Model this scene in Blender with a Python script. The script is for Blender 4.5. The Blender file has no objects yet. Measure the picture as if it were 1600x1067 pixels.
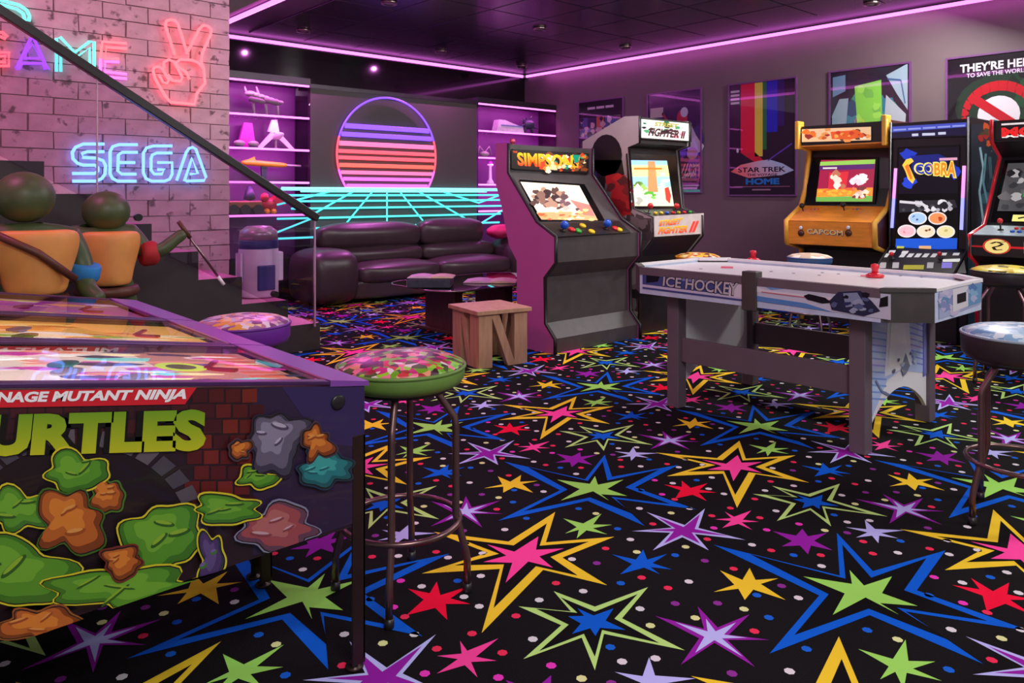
import bpy, bmesh, math, random
from mathutils import Vector, Matrix
random.seed(7)
S = bpy.context.scene
COL = S.collection
# ------------------------------------------------------------------ camera
H = 1.25; F = 1200.0; HZ = 303.0; TH = math.radians(41.6)
cT, sT = math.cos(TH), math.sin(TH)
RT = Vector((cT, -sT, 0)); FW = Vector((sT, cT, 0)); UP = Vector((0, 0, 1)); EYE = Vector((0, 0, H))
cd = bpy.data.cameras.new('camera'); cam = bpy.data.objects.new('camera', cd); COL.objects.link(cam)
cam.location = EYE; cam.rotation_euler = (math.pi/2, 0, -TH)
cd.sensor_width = 36; cd.lens = 27; cd.shift_y = -(533.5-HZ)/1600; cd.clip_start = .02
S.camera = cam
# ------------------------------------------------------------------ light and exposure
S.view_settings.view_transform = 'Standard'; S.view_settings.look = 'None'
S.view_settings.gamma = 1; S.view_settings.use_curve_mapping = False
S.view_settings.exposure = 0.0
w = bpy.data.worlds.new('world'); S.world = w; w.use_nodes = True
bg = w.node_tree.nodes['Background']; bg.inputs[0].default_value = (.60, .56, .62, 1); bg.inputs[1].default_value = .45
def area(name, loc, size, energy, color, rot=(0, 0, 0), sy=None):
    l = bpy.data.lights.new(name, 'AREA'); l.energy = energy; l.color = color; l.size = size
    if sy: l.shape = 'RECTANGLE'; l.size_y = sy
    o = bpy.data.objects.new(name, l); COL.objects.link(o); o.location = loc; o.rotation_euler = rot
    return o
XR, YS, YF, YB, XL, HC = 8.39, 9.14, 8.42, 6.55, 3.23, 3.165
area('fill_light', (.2, -1.4, 3.6), 1.6, 120, (1, .98, .96), (math.radians(24), math.radians(-16), 0))  # added fill from behind the camera, not a ceiling fixture
area('fill_light', (4.6, -.7, HC-.05), .8, 85, (1, .98, .96), (math.radians(36), 0, 0))  # added front fill for the game table and cabinet fronts
area('fill_light', (4.9, 3.7, HC-.05), .6, 60, (1, .96, .96), (math.radians(38), 0, 0))  # added fill for the wall panel, sofa and brick wall
for y, e in ((2.6, 84), (1.2, 34), (-.2, 24)): area('fill_light', (7.5, y, HC-.05), .4, e, (1, .98, .95), (math.radians(24 if y > 2 else 8), math.radians(10), 0))  # added fills that brighten the poster wall, no fixtures there
area('strip_glow', (XR-.1, 4.4, HC-.06), .05, 13, (1, .18, .95), (0, math.radians(-12), 0), 8.5)
for x in (4.12, 6.10): area('sofa_fill_light', (x, 8.29, HC-.036), .014, 40, (1, .22, .95))     # added magenta fill on the sofa, placed at two unlit ceiling fittings
area('strip_glow', (XL+.06, 6.2, HC-.06), .05, 22, (1, .15, .75), (0, math.radians(40), 0), 4.5)
area('stairwell_fill', (-.6, 4.6, 4.3), 1.2, 92, (1, .18, .54), (math.radians(25), 0, 0))  # added pink fill for the brick wall and stairs
area('stairwell_fill', (2.3, 3.6, 4.3), .9, 12, (1, .93, .92), (math.radians(35), 0, 0))  # added neutral fill, no lamp hangs in the stairwell
# ------------------------------------------------------------------ helpers
def lin(c):
    r = []
    for v in c[:3]:
        v = v/255.0
        r.append(v/12.92 if v <= .04045 else ((v+.055)/1.055)**2.4)
    return (r[0], r[1], r[2], 1.0)
def V(*a): return Vector(a)
def ray(px, py): return RT*((px-800)/F)+FW+UP*((HZ-py)/F)
def hit(px, py, p0, n):                 # the point of a real surface that shows at this place of the photograph
    d = ray(px, py); return EYE+d*((p0-EYE).dot(n)/d.dot(n))
def fl(px, py, h=0): return hit(px, py, V(0, 0, h), UP)
def on_y(px, py, Y): return hit(px, py, V(0, Y, 0), V(0, 1, 0))
def on_x(px, py, X): return hit(px, py, V(X, 0, 0), V(1, 0, 0))
MATS = {}
def mat(name, col, rough=.5, metal=0, noise=.12, scale=12, bump=0.0, spec=.5, coat=0, stretch=None):
    if name in MATS: return MATS[name]
    m = bpy.data.materials.new(name); m.use_nodes = True; nt = m.node_tree; b = nt.nodes['Principled BSDF']
    c = lin(col)
    tc = nt.nodes.new('ShaderNodeTexCoord'); nz = nt.nodes.new('ShaderNodeTexNoise'); nz.inputs['Scale'].default_value = scale
    nz.inputs['Detail'].default_value = 5
    src = tc.outputs['Object']
    if stretch:
        mp = nt.nodes.new('ShaderNodeMapping'); mp.inputs['Scale'].default_value = stretch
        nt.links.new(src, mp.inputs['Vector']); src = mp.outputs['Vector']
    nt.links.new(src, nz.inputs['Vector'])
    rp = nt.nodes.new('ShaderNodeValToRGB'); rp.color_ramp.elements[0].position = .3; rp.color_ramp.elements[1].position = .7
    lo = tuple(v*(1-noise) for v in c[:3])+(1,); hi = tuple(min(1, v*(1+noise)) for v in c[:3])+(1,)
    rp.color_ramp.elements[0].color = lo; rp.color_ramp.elements[1].color = hi
    nt.links.new(nz.outputs['Fac'], rp.inputs['Fac']); nt.links.new(rp.outputs['Color'], b.inputs['Base Color'])
    b.inputs['Roughness'].default_value = rough; b.inputs['Metallic'].default_value = metal
    b.inputs['Specular IOR Level'].default_value = spec; b.inputs['Coat Weight'].default_value = coat
    if bump:
        bp = nt.nodes.new('ShaderNodeBump'); bp.inputs['Strength'].default_value = bump; bp.inputs['Distance'].default_value = .01
        nt.links.new(nz.outputs['Fac'], bp.inputs['Height']); nt.links.new(bp.outputs['Normal'], b.inputs['Normal'])
    MATS[name] = m; return m
def glow(name, col, strength):
    if name in MATS: return MATS[name]
    m = bpy.data.materials.new(name); m.use_nodes = True; nt = m.node_tree; b = nt.nodes['Principled BSDF']
    c = lin(col); b.inputs['Base Color'].default_value = tuple(v*.4 for v in c[:3])+(1,)
    b.inputs['Emission Color'].default_value = c; b.inputs['Emission Strength'].default_value = strength
    MATS[name] = m; return m
def artmat(name, emit=0, rough=.4, coat=0, spec=.5):
    if name in MATS: return MATS[name]
    m = bpy.data.materials.new(name); m.use_nodes = True; nt = m.node_tree; b = nt.nodes['Principled BSDF']
    a = nt.nodes.new('ShaderNodeAttribute'); a.attribute_name = 'Col'
    nt.links.new(a.outputs['Color'], b.inputs['Base Color'])
    if emit:
        nt.links.new(a.outputs['Color'], b.inputs['Emission Color']); b.inputs['Emission Strength'].default_value = emit
    b.inputs['Roughness'].default_value = rough; b.inputs['Coat Weight'].default_value = coat; b.inputs['Specular IOR Level'].default_value = spec
    MATS[name] = m; return m
def glassmat(name, tint=(235, 225, 240), refl=1.0, rough=.02):
    if name in MATS: return MATS[name]
    m = bpy.data.materials.new(name); m.use_nodes = True; nt = m.node_tree; nt.nodes.clear()
    o = nt.nodes.new('ShaderNodeOutputMaterial'); mx = nt.nodes.new('ShaderNodeMixShader'); t = nt.nodes.new('ShaderNodeBsdfTransparent')
    g = nt.nodes.new('ShaderNodeBsdfGlossy'); lw = nt.nodes.new('ShaderNodeLayerWeight'); lw.inputs['Blend'].default_value = .5; pw = nt.nodes.new('ShaderNodeMath'); pw.operation = 'POWER'; pw.inputs[1].default_value = 5; nt.links.new(lw.outputs['Facing'], pw.inputs[0]); fr = nt.nodes.new('ShaderNodeMath'); fr.operation = 'MULTIPLY_ADD'; fr.inputs[1].default_value = .92; fr.inputs[2].default_value = .035; nt.links.new(pw.outputs[0], fr.inputs[0])
    t.inputs[0].default_value = lin(tint); g.inputs['Roughness'].default_value = rough; g.inputs['Color'].default_value = (refl, refl, refl, 1)
    nt.links.new(fr.outputs[0], mx.inputs[0]); nt.links.new(t.outputs[0], mx.inputs[1]); nt.links.new(g.outputs[0], mx.inputs[2])
    nt.links.new(mx.outputs[0], o.inputs[0]); MATS[name] = m; return m
class MB:
    def __init__(self): self.bm = bmesh.new()
    def box(self, a, b, bev=0):
        a, b = Vector(a), Vector(b); r = bmesh.ops.create_cube(self.bm, size=1)
        c = (a+b)/2; d = b-a
        for v in r['verts']: v.co = Vector((v.co.x*d.x, v.co.y*d.y, v.co.z*d.z))+c
        if bev:
            es = list({e for v in r['verts'] for e in v.link_edges})
            bmesh.ops.bevel(self.bm, geom=es, offset=bev, segments=3, profile=.5, affect='EDGES')
        return self
    def obox(self, o, ux, uy, uz, bev=0):     # box from a corner and three edge vectors
        vs = [self.bm.verts.new(o+ux*i+uy*j+uz*k) for i in (0, 1) for j in (0, 1) for k in (0, 1)]
        fs = [(0, 1, 3, 2), (4, 6, 7, 5), (0, 4, 5, 1), (2, 3, 7, 6), (0, 2, 6, 4), (1, 5, 7, 3)]
        fc = [self.bm.faces.new([vs[i] for i in q]) for q in fs]
        bmesh.ops.recalc_face_normals(self.bm, faces=fc)
        if bev:
            es = list({e for v in vs for e in v.link_edges})
            bmesh.ops.bevel(self.bm, geom=es, offset=bev, segments=2, profile=.5, affect='EDGES')
        return self
    def prism(self, pts, ext):                # polygon of 3D points swept along a vector
        a = [self.bm.verts.new(p) for p in pts]; b = [self.bm.verts.new(p+ext) for p in pts]; n = len(a)
        fc = [self.bm.faces.new(a[::-1]), self.bm.faces.new(b)]
        for i in range(n): fc.append(self.bm.faces.new((a[i], a[(i+1) % n], b[(i+1) % n], b[i])))
        bmesh.ops.recalc_face_normals(self.bm, faces=fc); return self
    def tube(self, path, r, seg=8, closed=False):
        path = [Vector(p) for p in path]; n = len(path); rings = []
        prev = None
        for i, p in enumerate(path):
            if closed: t = (path[(i+1) % n]-path[i-1])
            else: t = path[min(i+1, n-1)]-path[max(i-1, 0)]
            t.normalize()
            ref = prev if prev is not None else (V(0, 0, 1) if abs(t.z) < .9 else V(1, 0, 0))
            x = (ref-t*ref.dot(t)); x.normalize(); y = t.cross(x); prev = x
            rr = r[i] if isinstance(r, (list, tuple)) else r
            rings.append([self.bm.verts.new(p+(x*math.cos(2*math.pi*k/seg)+y*math.sin(2*math.pi*k/seg))*rr) for k in range(seg)])
        m = n if closed else n-1
        for i in range(m):
            A, B = rings[i], rings[(i+1) % n]
            for k in range(seg): self.bm.faces.new((A[k], A[(k+1) % seg], B[(k+1) % seg], B[k])).smooth = True
        if not closed: self.bm.faces.new(rings[0][::-1]); self.bm.faces.new(rings[-1])
        return self
    def lathe(self, prof, c=(0, 0, 0), seg=32, sx=1, sy=1, axis=None):
        c = Vector(c); rings = []
        if axis is None: ex, ey, ez = V(1, 0, 0), V(0, 1, 0), V(0, 0, 1)
        else:
            ez = Vector(axis).normalized(); ex = (V(0, 0, 1) if abs(ez.z) < .9 else V(1, 0, 0)); ex = (ex-ez*ex.dot(ez)).normalized(); ey = ez.cross(ex)
        for r, z in prof:
            if r < 1e-5: rings.append([self.bm.verts.new(c+ez*z)])
            else: rings.append([self.bm.verts.new(c+ex*(r*sx*math.cos(2*math.pi*k/seg))+ey*(r*sy*math.sin(2*math.pi*k/seg))+ez*z) for k in range(seg)])
        for A, B in zip(rings, rings[1:]):
            for k in range(seg):
                k2 = (k+1) % seg
                if len(A) == 1 and len(B) == 1: continue
                q = (A[0], B[k2], B[k]) if len(A) == 1 else ((A[k], A[k2], B[0]) if len(B) == 1 else (A[k], A[k2], B[k2], B[k]))
                self.bm.faces.new(q).smooth = True
        for R, fl_ in ((rings[0], 1), (rings[-1], 0)):
            if len(R) > 1: self.bm.faces.new(R[::-1] if fl_ else R)
        return self
    def ball(self, c, r, sx=1, sy=1, sz=1, u=16, v=10):
        q = bmesh.ops.create_uvsphere(self.bm, u_segments=u, v_segments=v, radius=r)
        for x in q['verts']: x.co = Vector((x.co.x*sx, x.co.y*sy, x.co.z*sz))+Vector(c)
        for x in q['verts']:
            for f in x.link_faces: f.smooth = True
        return self
    def shift(self, d):
        bmesh.ops.translate(self.bm, verts=self.bm.verts, vec=Vector(d)); return self
def origin(o):
    p = Vector((0, 0, 0))
    while o: p = p+o.location; o = o.parent
    return p
def obj(name, mb, m, parent=None, world=True, smooth=False):
    if world and parent: mb.shift(-origin(parent))
    me = bpy.data.meshes.new(name); mb.bm.normal_update(); mb.bm.to_mesh(me); mb.bm.free()
    me.materials.append(m)
    if smooth:
        for p in me.polygons: p.use_smooth = True
    o = bpy.data.objects.new(name, me); COL.objects.link(o); o.parent = parent
    return o
def tag(o, label, cat, group=None):
    o['label'] = label; o['category'] = cat
    if group: o['group'] = group
    return o
def thing(name, label, cat, loc=(0, 0, 0), group=None, rz=0):
    o = bpy.data.objects.new(name, None); COL.objects.link(o); o.location = loc; o.rotation_euler = (0, 0, rz); o.empty_display_size = .1
    return tag(o, label, cat, group)
def struct(o): o['kind'] = 'structure'; return o
def subsurf(o, n=2):
    md = o.modifiers.new('subdivision', 'SUBSURF'); md.levels = n; md.render_levels = n
    for p in o.data.polygons: p.use_smooth = True
    return o
# flat print: coloured outlines laid on a real surface, read by one attribute material
_tc = {}
def glyphs(txt, bold=0.0, shear=0.0):
    k = (txt, bold, shear)
    if k in _tc: return _tc[k]
    cu = bpy.data.curves.new('t', 'FONT'); cu.body = txt; cu.offset = bold; cu.shear = shear; cu.resolution_u = 3; cu.fill_mode = 'FRONT'
    o = bpy.data.objects.new('t', cu); COL.objects.link(o)
    dg = bpy.context.evaluated_depsgraph_get(); me = o.evaluated_get(dg).to_mesh()
    vs = [(v.co.x, v.co.y) for v in me.vertices]; fs = [tuple(p.vertices) for p in me.polygons]
    o.evaluated_get(dg).to_mesh_clear(); bpy.data.objects.remove(o); bpy.data.curves.remove(cu)
    x0 = min(v[0] for v in vs); x1 = max(v[0] for v in vs); y0 = min(v[1] for v in vs); y1 = max(v[1] for v in vs)
    vs = [((a-x0)/(x1-x0), (b-y0)/(y1-y0)) for a, b in vs]
    _tc[k] = (vs, fs); return _tc[k]
STEP = .0006
class Art:
    def __init__(s, p0=None, n=None, f=None):
        s.n = Vector(n).normalized(); s.p0 = Vector(p0) if p0 is not None else None
        s.f = f or (lambda x, y: hit(x, y, s.p0, s.n)); s.v = []; s.fc = []; s.c = []; s.L = 1
        if f is None and (EYE-s.p0).dot(s.n) < 0: s.n = -s.n
    def pt(s, x, y, L): return s.f(x, y)+s.n*(STEP*L)
    def poly(s, pts, col, L=None):
        L = s.L if L is None else L; b = len(s.v)
        for x, y in pts: s.v.append(s.pt(x, y, L))
        s.fc.append(tuple(range(b, b+len(pts)))); s.c.append([col(x, y) if callable(col) else col for x, y in pts]); return s
    def rect(s, x0, y0, x1, y1, col, L=None): return s.poly([(x0, y0), (x1, y0), (x1, y1), (x0, y1)], col, L)
    def oval(s, cx, cy, rx, ry, col, L=None, n=20, rot=0):
        cr, sr = math.cos(rot), math.sin(rot); P = []
        for k in range(n):
            a = 2*math.pi*k/n; x = rx*math.cos(a); y = ry*math.sin(a); P.append((cx+x*cr-y*sr, cy+x*sr+y*cr))
        return s.poly(P, col, L)
    def blob(s, cx, cy, rx, ry, col, L=None, n=11, j=.35, rnd=random):
        return s.poly([(cx+rx*math.cos(2*math.pi*k/n)*(1+rnd.uniform(-j, j)), cy+ry*math.sin(2*math.pi*k/n)*(1+rnd.uniform(-j, j))) for k in range(n)], col, L)
    def line(s, pts, w, col, L=None):
        for (x0, y0), (x1, y1) in zip(pts, pts[1:]):
            dx, dy = x1-x0, y1-y0; l = math.hypot(dx, dy) or 1; ex, ey = -dy/l*w/2, dx/l*w/2
            s.poly([(x0+ex, y0+ey), (x1+ex, y1+ey), (x1-ex, y1-ey), (x0-ex, y0-ey)], col, L)
        return s
    def ring(s, cx, cy, rx, ry, w, col, L=None, n=24, a0=0, a1=2*math.pi):
        P = [(cx+rx*math.cos(a0+(a1-a0)*k/n), cy+ry*math.sin(a0+(a1-a0)*k/n)) for k in range(n+1)]
        return s.line(P, w, col, L)
    def text(s, t, quad, col, L=None, bold=.02, shear=0):
        # quad: TL, TR, BR, BL
        L = s.L if L is None else L; vs, fs = glyphs(t, bold, shear); b = len(s.v); cs = []
        (ax, ay), (bx, by), (cx, cy), (dx, dy) = quad
        for u, v in vs:
            tx, ty = ax+(bx-ax)*u, ay+(by-ay)*u; ux, uy = dx+(cx-dx)*u, dy+(cy-dy)*u
            x, y = ux+(tx-ux)*v, uy+(ty-uy)*v
            s.v.append(s.pt(x, y, L)); cs.append(col(u, v) if callable(col) else col)
        for f in fs: s.fc.append(tuple(b+i for i in f)); s.c.append([cs[i] for i in f])
        return s
    def scatter(s, n, x0, y0, x1, y1, pal, r0, r1, L=None, seed=1, asp=.7, warp=None):
        rnd = random.Random(seed); L = s.L if L is None else L
        for i in range(n):
            x, y = rnd.uniform(x0, x1), rnd.uniform(y0, y1)
            if warp: x, y = warp(x, y)
            r = rnd.uniform(r0, r1); s.blob(x, y, r, r*asp, rnd.choice(pal), L+.02*i, 8, .4, rnd)
        return s
    def build(s, name, m, parent=None):
        o0 = origin(parent) if parent else V(0, 0, 0)
        me = bpy.data.meshes.new(name); me.from_pydata([tuple(p-o0) for p in s.v], [], s.fc)
        at = me.color_attributes.new('Col', 'FLOAT_COLOR', 'CORNER'); i = 0
        for cs in s.c:
            for c in cs: at.data[i].color = lin(c); i += 1
        me.materials.append(m); o = bpy.data.objects.new(name, me); COL.objects.link(o); o.parent = parent
        return o
PRINT = artmat('printed_ink', 0, .45); GLOSSP = artmat('glossy_print', 0, .25, .3); SCREEN = artmat('lit_screen', .72, .3); BACKLIT = artmat('backlit_print', .6, .35)
DIMLIT = artmat('lit_playfield', 2.3, .35)
# materials
BLACK = mat('black_laminate', (30, 26, 30), .4); DARK = mat('charcoal_laminate', (62, 55, 58), .5)
CHROME = mat('brushed_metal', (150, 125, 128), .28, 1, .1, 40); STEEL = mat('dark_bronze_metal', (96, 70, 62), .35, .8, .1, 30)
# ------------------------------------------------------------------ setting
def box_struct(name, a, b, m): return struct(obj(name, MB().box(a, b), m))
WALLR = mat('mauve_grey_paint', (100, 83, 87), .6, 0, .05, 3, .02)
GLOSSB = mat('black_gloss_panel', (16, 12, 15), .07, 0, .15, 2, 0, .7)
box_struct('wall_right', (XR, -3, 0), (XR+.1, YS+.1, HC), WALLR)
box_struct('wall_back', (-2.5, YS, 0), (XR, YS+.1, HC), GLOSSB)
box_struct('trim_1', (XL-.06, -3, HC), (XL, YS+.1, 4.6), mat('rose_paint', (190, 150, 165), .6, 0, .06))
box_struct('ceiling_2', (-3, -.5, 4.6), (XL, YS+.1, 4.7), mat('stair_ceiling_paint', (120, 70, 95), .7))
ceil = box_struct('ceiling', (XL, -3, HC+.012), (XR+.1, YS+.1, HC+.12), mat('ceiling_grid_metal', (92, 76, 88), .4, .3))
PAN = mat('black_ceiling_tile', (50, 38, 54), .22, 0, .2, 2, .01, .6)
tile = MB().box((0, 0, 0), (.689, .689, .02), .004); first = None
for i in range(-1, 8):
    for j in range(-14, 13):
        x0 = 4.42+.705*(i-1); y0 = 6.8+.705*(j-9)
        if x0 < XL or x0+.7 > XR+.02 or y0+.7 > YS+.02 or y0 < -2.9: continue
        if first is None: first = obj('ceiling_tile', tile, PAN, ceil, world=False); o = first
        else: o = bpy.data.objects.new('ceiling_tile', first.data); COL.objects.link(o); o.parent = ceil
        o.location = (x0+.008, y0+.008, HC-.003)
# floor with the printed star carpet
CARPET = mat('black_carpet', (15, 12, 15), .95, 0, .35, 220, .35, .15)
floor = box_struct('floor', (-3, -3, -.1), (XR+.1, YS+.1, 0), CARPET)
O0 = Vector((1.0757, 2.2048)); E1 = Vector((1.3139, 0.0)); E2 = Vector((0.0, -1.135))
def z2(p): return [(560+x/4, 800+y/4) for x, y in p]
def z3(p): return [(900+x/4, 800+y/4) for x, y in p]
def z4(p): return [(1200+x/4, 800+y/4) for x, y in p]
BLU, GRN, YEL, PNK, RED, PUR, LAV, KB, LGR = (10, 95, 215), (160, 225, 100), (246, 208, 50), (255, 72, 160), (245, 15, 60), (150, 30, 165), (190, 190, 250), (13, 10, 13), (190, 230, 130)
STARS = [
 (z4([(-340, 205), (448, 398), (430, 130), (655, 370), (1110, 240), (930, 490), (1645, 747), (860, 622), (1345, 950), (635, 645), (10, 885), (320, 522)]), BLU),
 (z4([(-110, 265), (485, 418), (465, 205), (645, 412), (990, 290), (850, 490), (1370, 682), (805, 598), (1140, 805), (630, 605), (165, 770), (380, 515)]), KB),
 (z4([(510, 365), (600, 462), (775, 405), (712, 510), (935, 590), (700, 572), (820, 645), (610, 537), (405, 645), (480, 512), (220, 405), (525, 452)]), GRN),
 (z2([(1230, 0), (1172, 190), (1600, 155), (1275, 285), (1555, 458), (1155, 362), (770, 757), (885, 356), (395, 385), (808, 255), (470, 125), (938, 185)]), YEL),
 (z2([(1178, 72), (1133, 212), (1440, 186), (1200, 282), (1370, 398), (1110, 340), (845, 602), (910, 328), (600, 335), (880, 262), (640, 170), (970, 210)]), KB),
 (z2([(1125, 155), (1110, 238), (1285, 230), (1130, 280), (1215, 350), (1062, 312), (920, 445), (962, 320), (780, 315), (925, 275), (805, 205), (975, 250)]), PNK),
 (z3([(-140, 495), (118, 592), (450, 470), (288, 665), (680, 865), (175, 762), (118, 990), (36, 786), (-330, 920), (-92, 708), (-360, 590), (-32, 622)]), LGR),
 (z3([(-95, 535), (118, 624), (385, 515), (240, 668), (520, 820), (163, 738), (118, 905), (50, 762), (-230, 870), (-45, 705), (-250, 605), (10, 632)]), KB),
 (z3([(8, 605), (110, 650), (235, 605), (185, 682), (310, 740), (150, 727), (122, 778), (88, 730), (-25, 765), (30, 700), (-50, 655), (50, 652)]), BLU),
 (z3([(760, 590), (885, 722), (1085, 640), (955, 768), (1210, 800), (945, 800), (1120, 970), (865, 818), (655, 955), (770, 790), (495, 650), (800, 730)]), PUR),
 (z3([(812, 668), (872, 748), (1000, 692), (925, 768), (1070, 788), (912, 792), (1045, 908), (865, 803), (745, 882), (802, 782), (620, 690), (822, 748)]), LAV),
 (z3([(440, 0), (680, 82), (806, -22), (765, 100), (1060, 175), (742, 138), (830, 240), (665, 158), (480, 240), (590, 130), (350, 120), (600, 98)]), LAV),
 (z3([(510, 32), (672, 95), (775, 15), (742, 108), (950, 150), (722, 128), (775, 198), (660, 145), (550, 198), (612, 122), (450, 115), (622, 105)]), PUR),
 (z4([(30, 120), (175, 148), (215, 105), (250, 152), (370, 130), (288, 180), (405, 240), (268, 210), (250, 265), (200, 210), (85, 215), (150, 182)]), PUR),
 (z4([(485, 95), (615, 108), (605, 50), (668, 106), (850, 115), (706, 132), (815, 165), (695, 148), (690, 195), (650, 148), (550, 160), (622, 128)]), LAV),
 (z2([(490, 435), (512, 520), (690, 465), (575, 540), (700, 575), (545, 575), (555, 675), (480, 600), (300, 645), (408, 548), (310, 480), (445, 508)]), RED),
 (z2([(635, 805), (680, 868), (875, 790), (735, 905), (865, 930), (705, 938), (745, 1035), (665, 958), (490, 1010), (622, 920), (490, 900), (645, 885)]), PNK),
 (z3([(900, 365), (1040, 425), (1085, 350), (1122, 425), (1265, 415), (1155, 450), (1310, 550), (1108, 485), (1055, 550), (1015, 480), (860, 500), (990, 455)]), YEL),
 (z3([(225, 265), (375, 298), (420, 235), (445, 298), (570, 262), (478, 320), (600, 360), (465, 345), (525, 390), (425, 348), (275, 390), (350, 325)]), BLU),
 (z2([(1280, 40), (1405, 72), (1520, 10), (1468, 78), (1585, 80), (1465, 102), (1555, 140), (1425, 115), (1365, 165), (1378, 112), (1290, 135), (1365, 95)]), GRN),
]
WH = (225, 220, 225); MG = (235, 60, 190); PL = (140, 50, 150); CR = (225, 230, 160)
DOTS = [(z2([(200, 80), (355, 70), (250, 275), (395, 465), (350, 765), (560, 285), (660, 530), (755, 590), (765, 400), (775, 258), (915, 110), (1130, 550), (1090, 795), (1335, 295), (1405, 495)])+
         z3([(340, 172), (705, 435), (400, 605), (335, 925), (550, 905), (1390, 985), (1390, 537), (1100, 205)])+z4([(335, 338), (850, 230), (1120, 178), (1165, 238), (1340, 213), (1255, 408), (1530, 350), (1145, 735)]), WH),
        (z2([(265, 430), (220, 595), (410, 275), (415, 1010), (875, 1035), (1205, 960)]), MG),
        (z2([(290, 655), (415, 670), (490, 855), (710, 760), (900, 880), (985, 650), (1235, 445), (1545, 228)])+z3([(480, 75), (820, 170), (410, 410), (575, 475), (985, 355), (1115, 745), (560, 1010), (1220, 240)])+
         z4([(205, 55), (330, 270), (20, 240), (595, 185), (655, 260), (710, 80), (1010, 230), (1085, 380), (1265, 535), (1450, 915)]), (240, 50, 90)),
        (z2([(370, 200), (540, 740), (620, 430), (75, 545), (1050, 40)])+z3([(260, 105), (620, 270), (280, 445), (1130, 520), (1205, 660), (215, 845), (1495, 855), (1360, 270)])+z4([(690, 318), (865, 157), (620, 738), (1180, 980), (1420, 378), (1050, 490)]), (25, 100, 215)),
        (z3([(130, 320), (805, 305), (885, 570), (620, 572), (975, 1010), (1285, 462)])+z4([(495, 130), (825, 277)]), PL),
        (z3([(685, 218), (380, 250), (745, 662), (1050, 607), (465, 710), (1555, 115)])+z4([(810, 797), (1460, 790)]), CR)]
ca = Art((0, 0, 0), (0, 0, 1), f=lambda x, y: V(x, y, 0))
cells = [(i, j) for i in range(-3, 7) for j in range(-7, 5)]
def cellpoly(P, col, L):
    P = [fl(*p).to_2d() for p in P]
    for i, j in cells:
        Q = [p+E1*i+E2*j for p in P]; cx = sum(q.x for q in Q)/len(Q); cy = sum(q.y for q in Q)/len(Q)
        if -1.2 < cx < XR-.1 and -.4 < cy < YS-.1 and max(q.x for q in Q) < XR and max(q.y for q in Q) < YS: ca.poly([tuple(q) for q in Q][::-1], col, L)
for (P, c), L in zip(STARS, [1, 2, 3, 1, 2, 3, 1, 2, 3, 1, 2, 1, 2]+[1]*7): cellpoly(P, c, L)
seen = []
for P, c in DOTS:
    for p in P:
        q = fl(*p).to_2d()-O0; u = (q.x/E1.x) % 1; v = (q.y/E2.y) % 1
        if any(min(abs(u-a), 1-abs(u-a))*1.31 < .07 and min(abs(v-b), 1-abs(v-b))*1.13 < .06 for a, b in seen): continue
        seen.append((u, v)); ctr = O0+E1*u+E2*v
        for i, j in cells:
            x, y = ctr+E1*i+E2*j
            if -1.2 < x < XR-.05 and -.4 < y < YS-.05: ca.oval(x, y, .0145, .0145, c, 1, 7)
st = ca.build('carpet_stars', artmat('carpet_dye', 0, .95, 0, .1), floor); st['kind'] = 'stuff'
# brick wall
MORT = mat('rough_mortar', (178, 154, 158), .9, 0, .2, 20, .3)
BX1 = on_y(357, 200, YB).x
wl = box_struct('wall_left', (-1.6, YB, 0), (BX1, YB+.2, 4.58), MORT)
def brickmat():
    m = mat('whitewashed_brick', (196, 172, 174), .85, 0, .14, 9, .5)
    nt = m.node_tree; b = nt.nodes['Principled BSDF']; src = b.inputs['Base Color'].links[0].from_socket
    nz = nt.nodes.new('ShaderNodeTexNoise'); nz.inputs['Scale'].default_value = 14; nz.inputs['Detail'].default_value = 8
    g = nt.nodes.new('ShaderNodeNewGeometry'); nt.links.new(g.outputs['Position'], nz.inputs['Vector'])
    rp = nt.nodes.new('ShaderNodeValToRGB'); rp.color_ramp.elements[0].position = .30; rp.color_ramp.elements[1].position = .40
    rp.color_ramp.elements[0].color = lin((70, 48, 56)); rp.color_ramp.elements[1].color = (1, 1, 1, 1)
    mx = nt.nodes.new('ShaderNodeMix'); mx.data_type = 'RGBA'; mx.blend_type = 'MULTIPLY'; mx.inputs[0].default_value = .75
    nt.links.new(nz.outputs['Fac'], rp.inputs['Fac']); nt.links.new(src, mx.inputs[6]); nt.links.new(rp.outputs['Color'], mx.inputs[7])
    nt.links.new(mx.outputs[2], b.inputs['Base Color']); return m
BR = brickmat()
bw, bh = .33, .128; meshes = {}
rnd = random.Random(3)
def brick_mesh(w, k):
    key = (round(w, 3), k)
    if key not in meshes:
        b = MB().box((0, 0, 0), (w, .024, bh-.008))
        for v in b.bm.verts: v.co += V(rnd.uniform(-.005, .005), rnd.uniform(-.005, .003), rnd.uniform(-.004, .004))
        me = bpy.data.meshes.new('brick'); b.bm.to_mesh(me); b.bm.free(); me.materials.append(BR); meshes[key] = me
    return meshes[key]
for r in range(36):
    x = BX1; z = .05+r*bh; wd = bw/2 if r % 2 else bw
    if z > 4.4: break
    while x > .55 - (z < 1.2)*0:
        o = bpy.data.objects.new('brick', brick_mesh(wd-.008, rnd.randrange(5))); COL.objects.link(o); o.parent = wl
        o.location = (x-wd+.008, YB-.018, z); x -= wd; wd = bw
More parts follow.
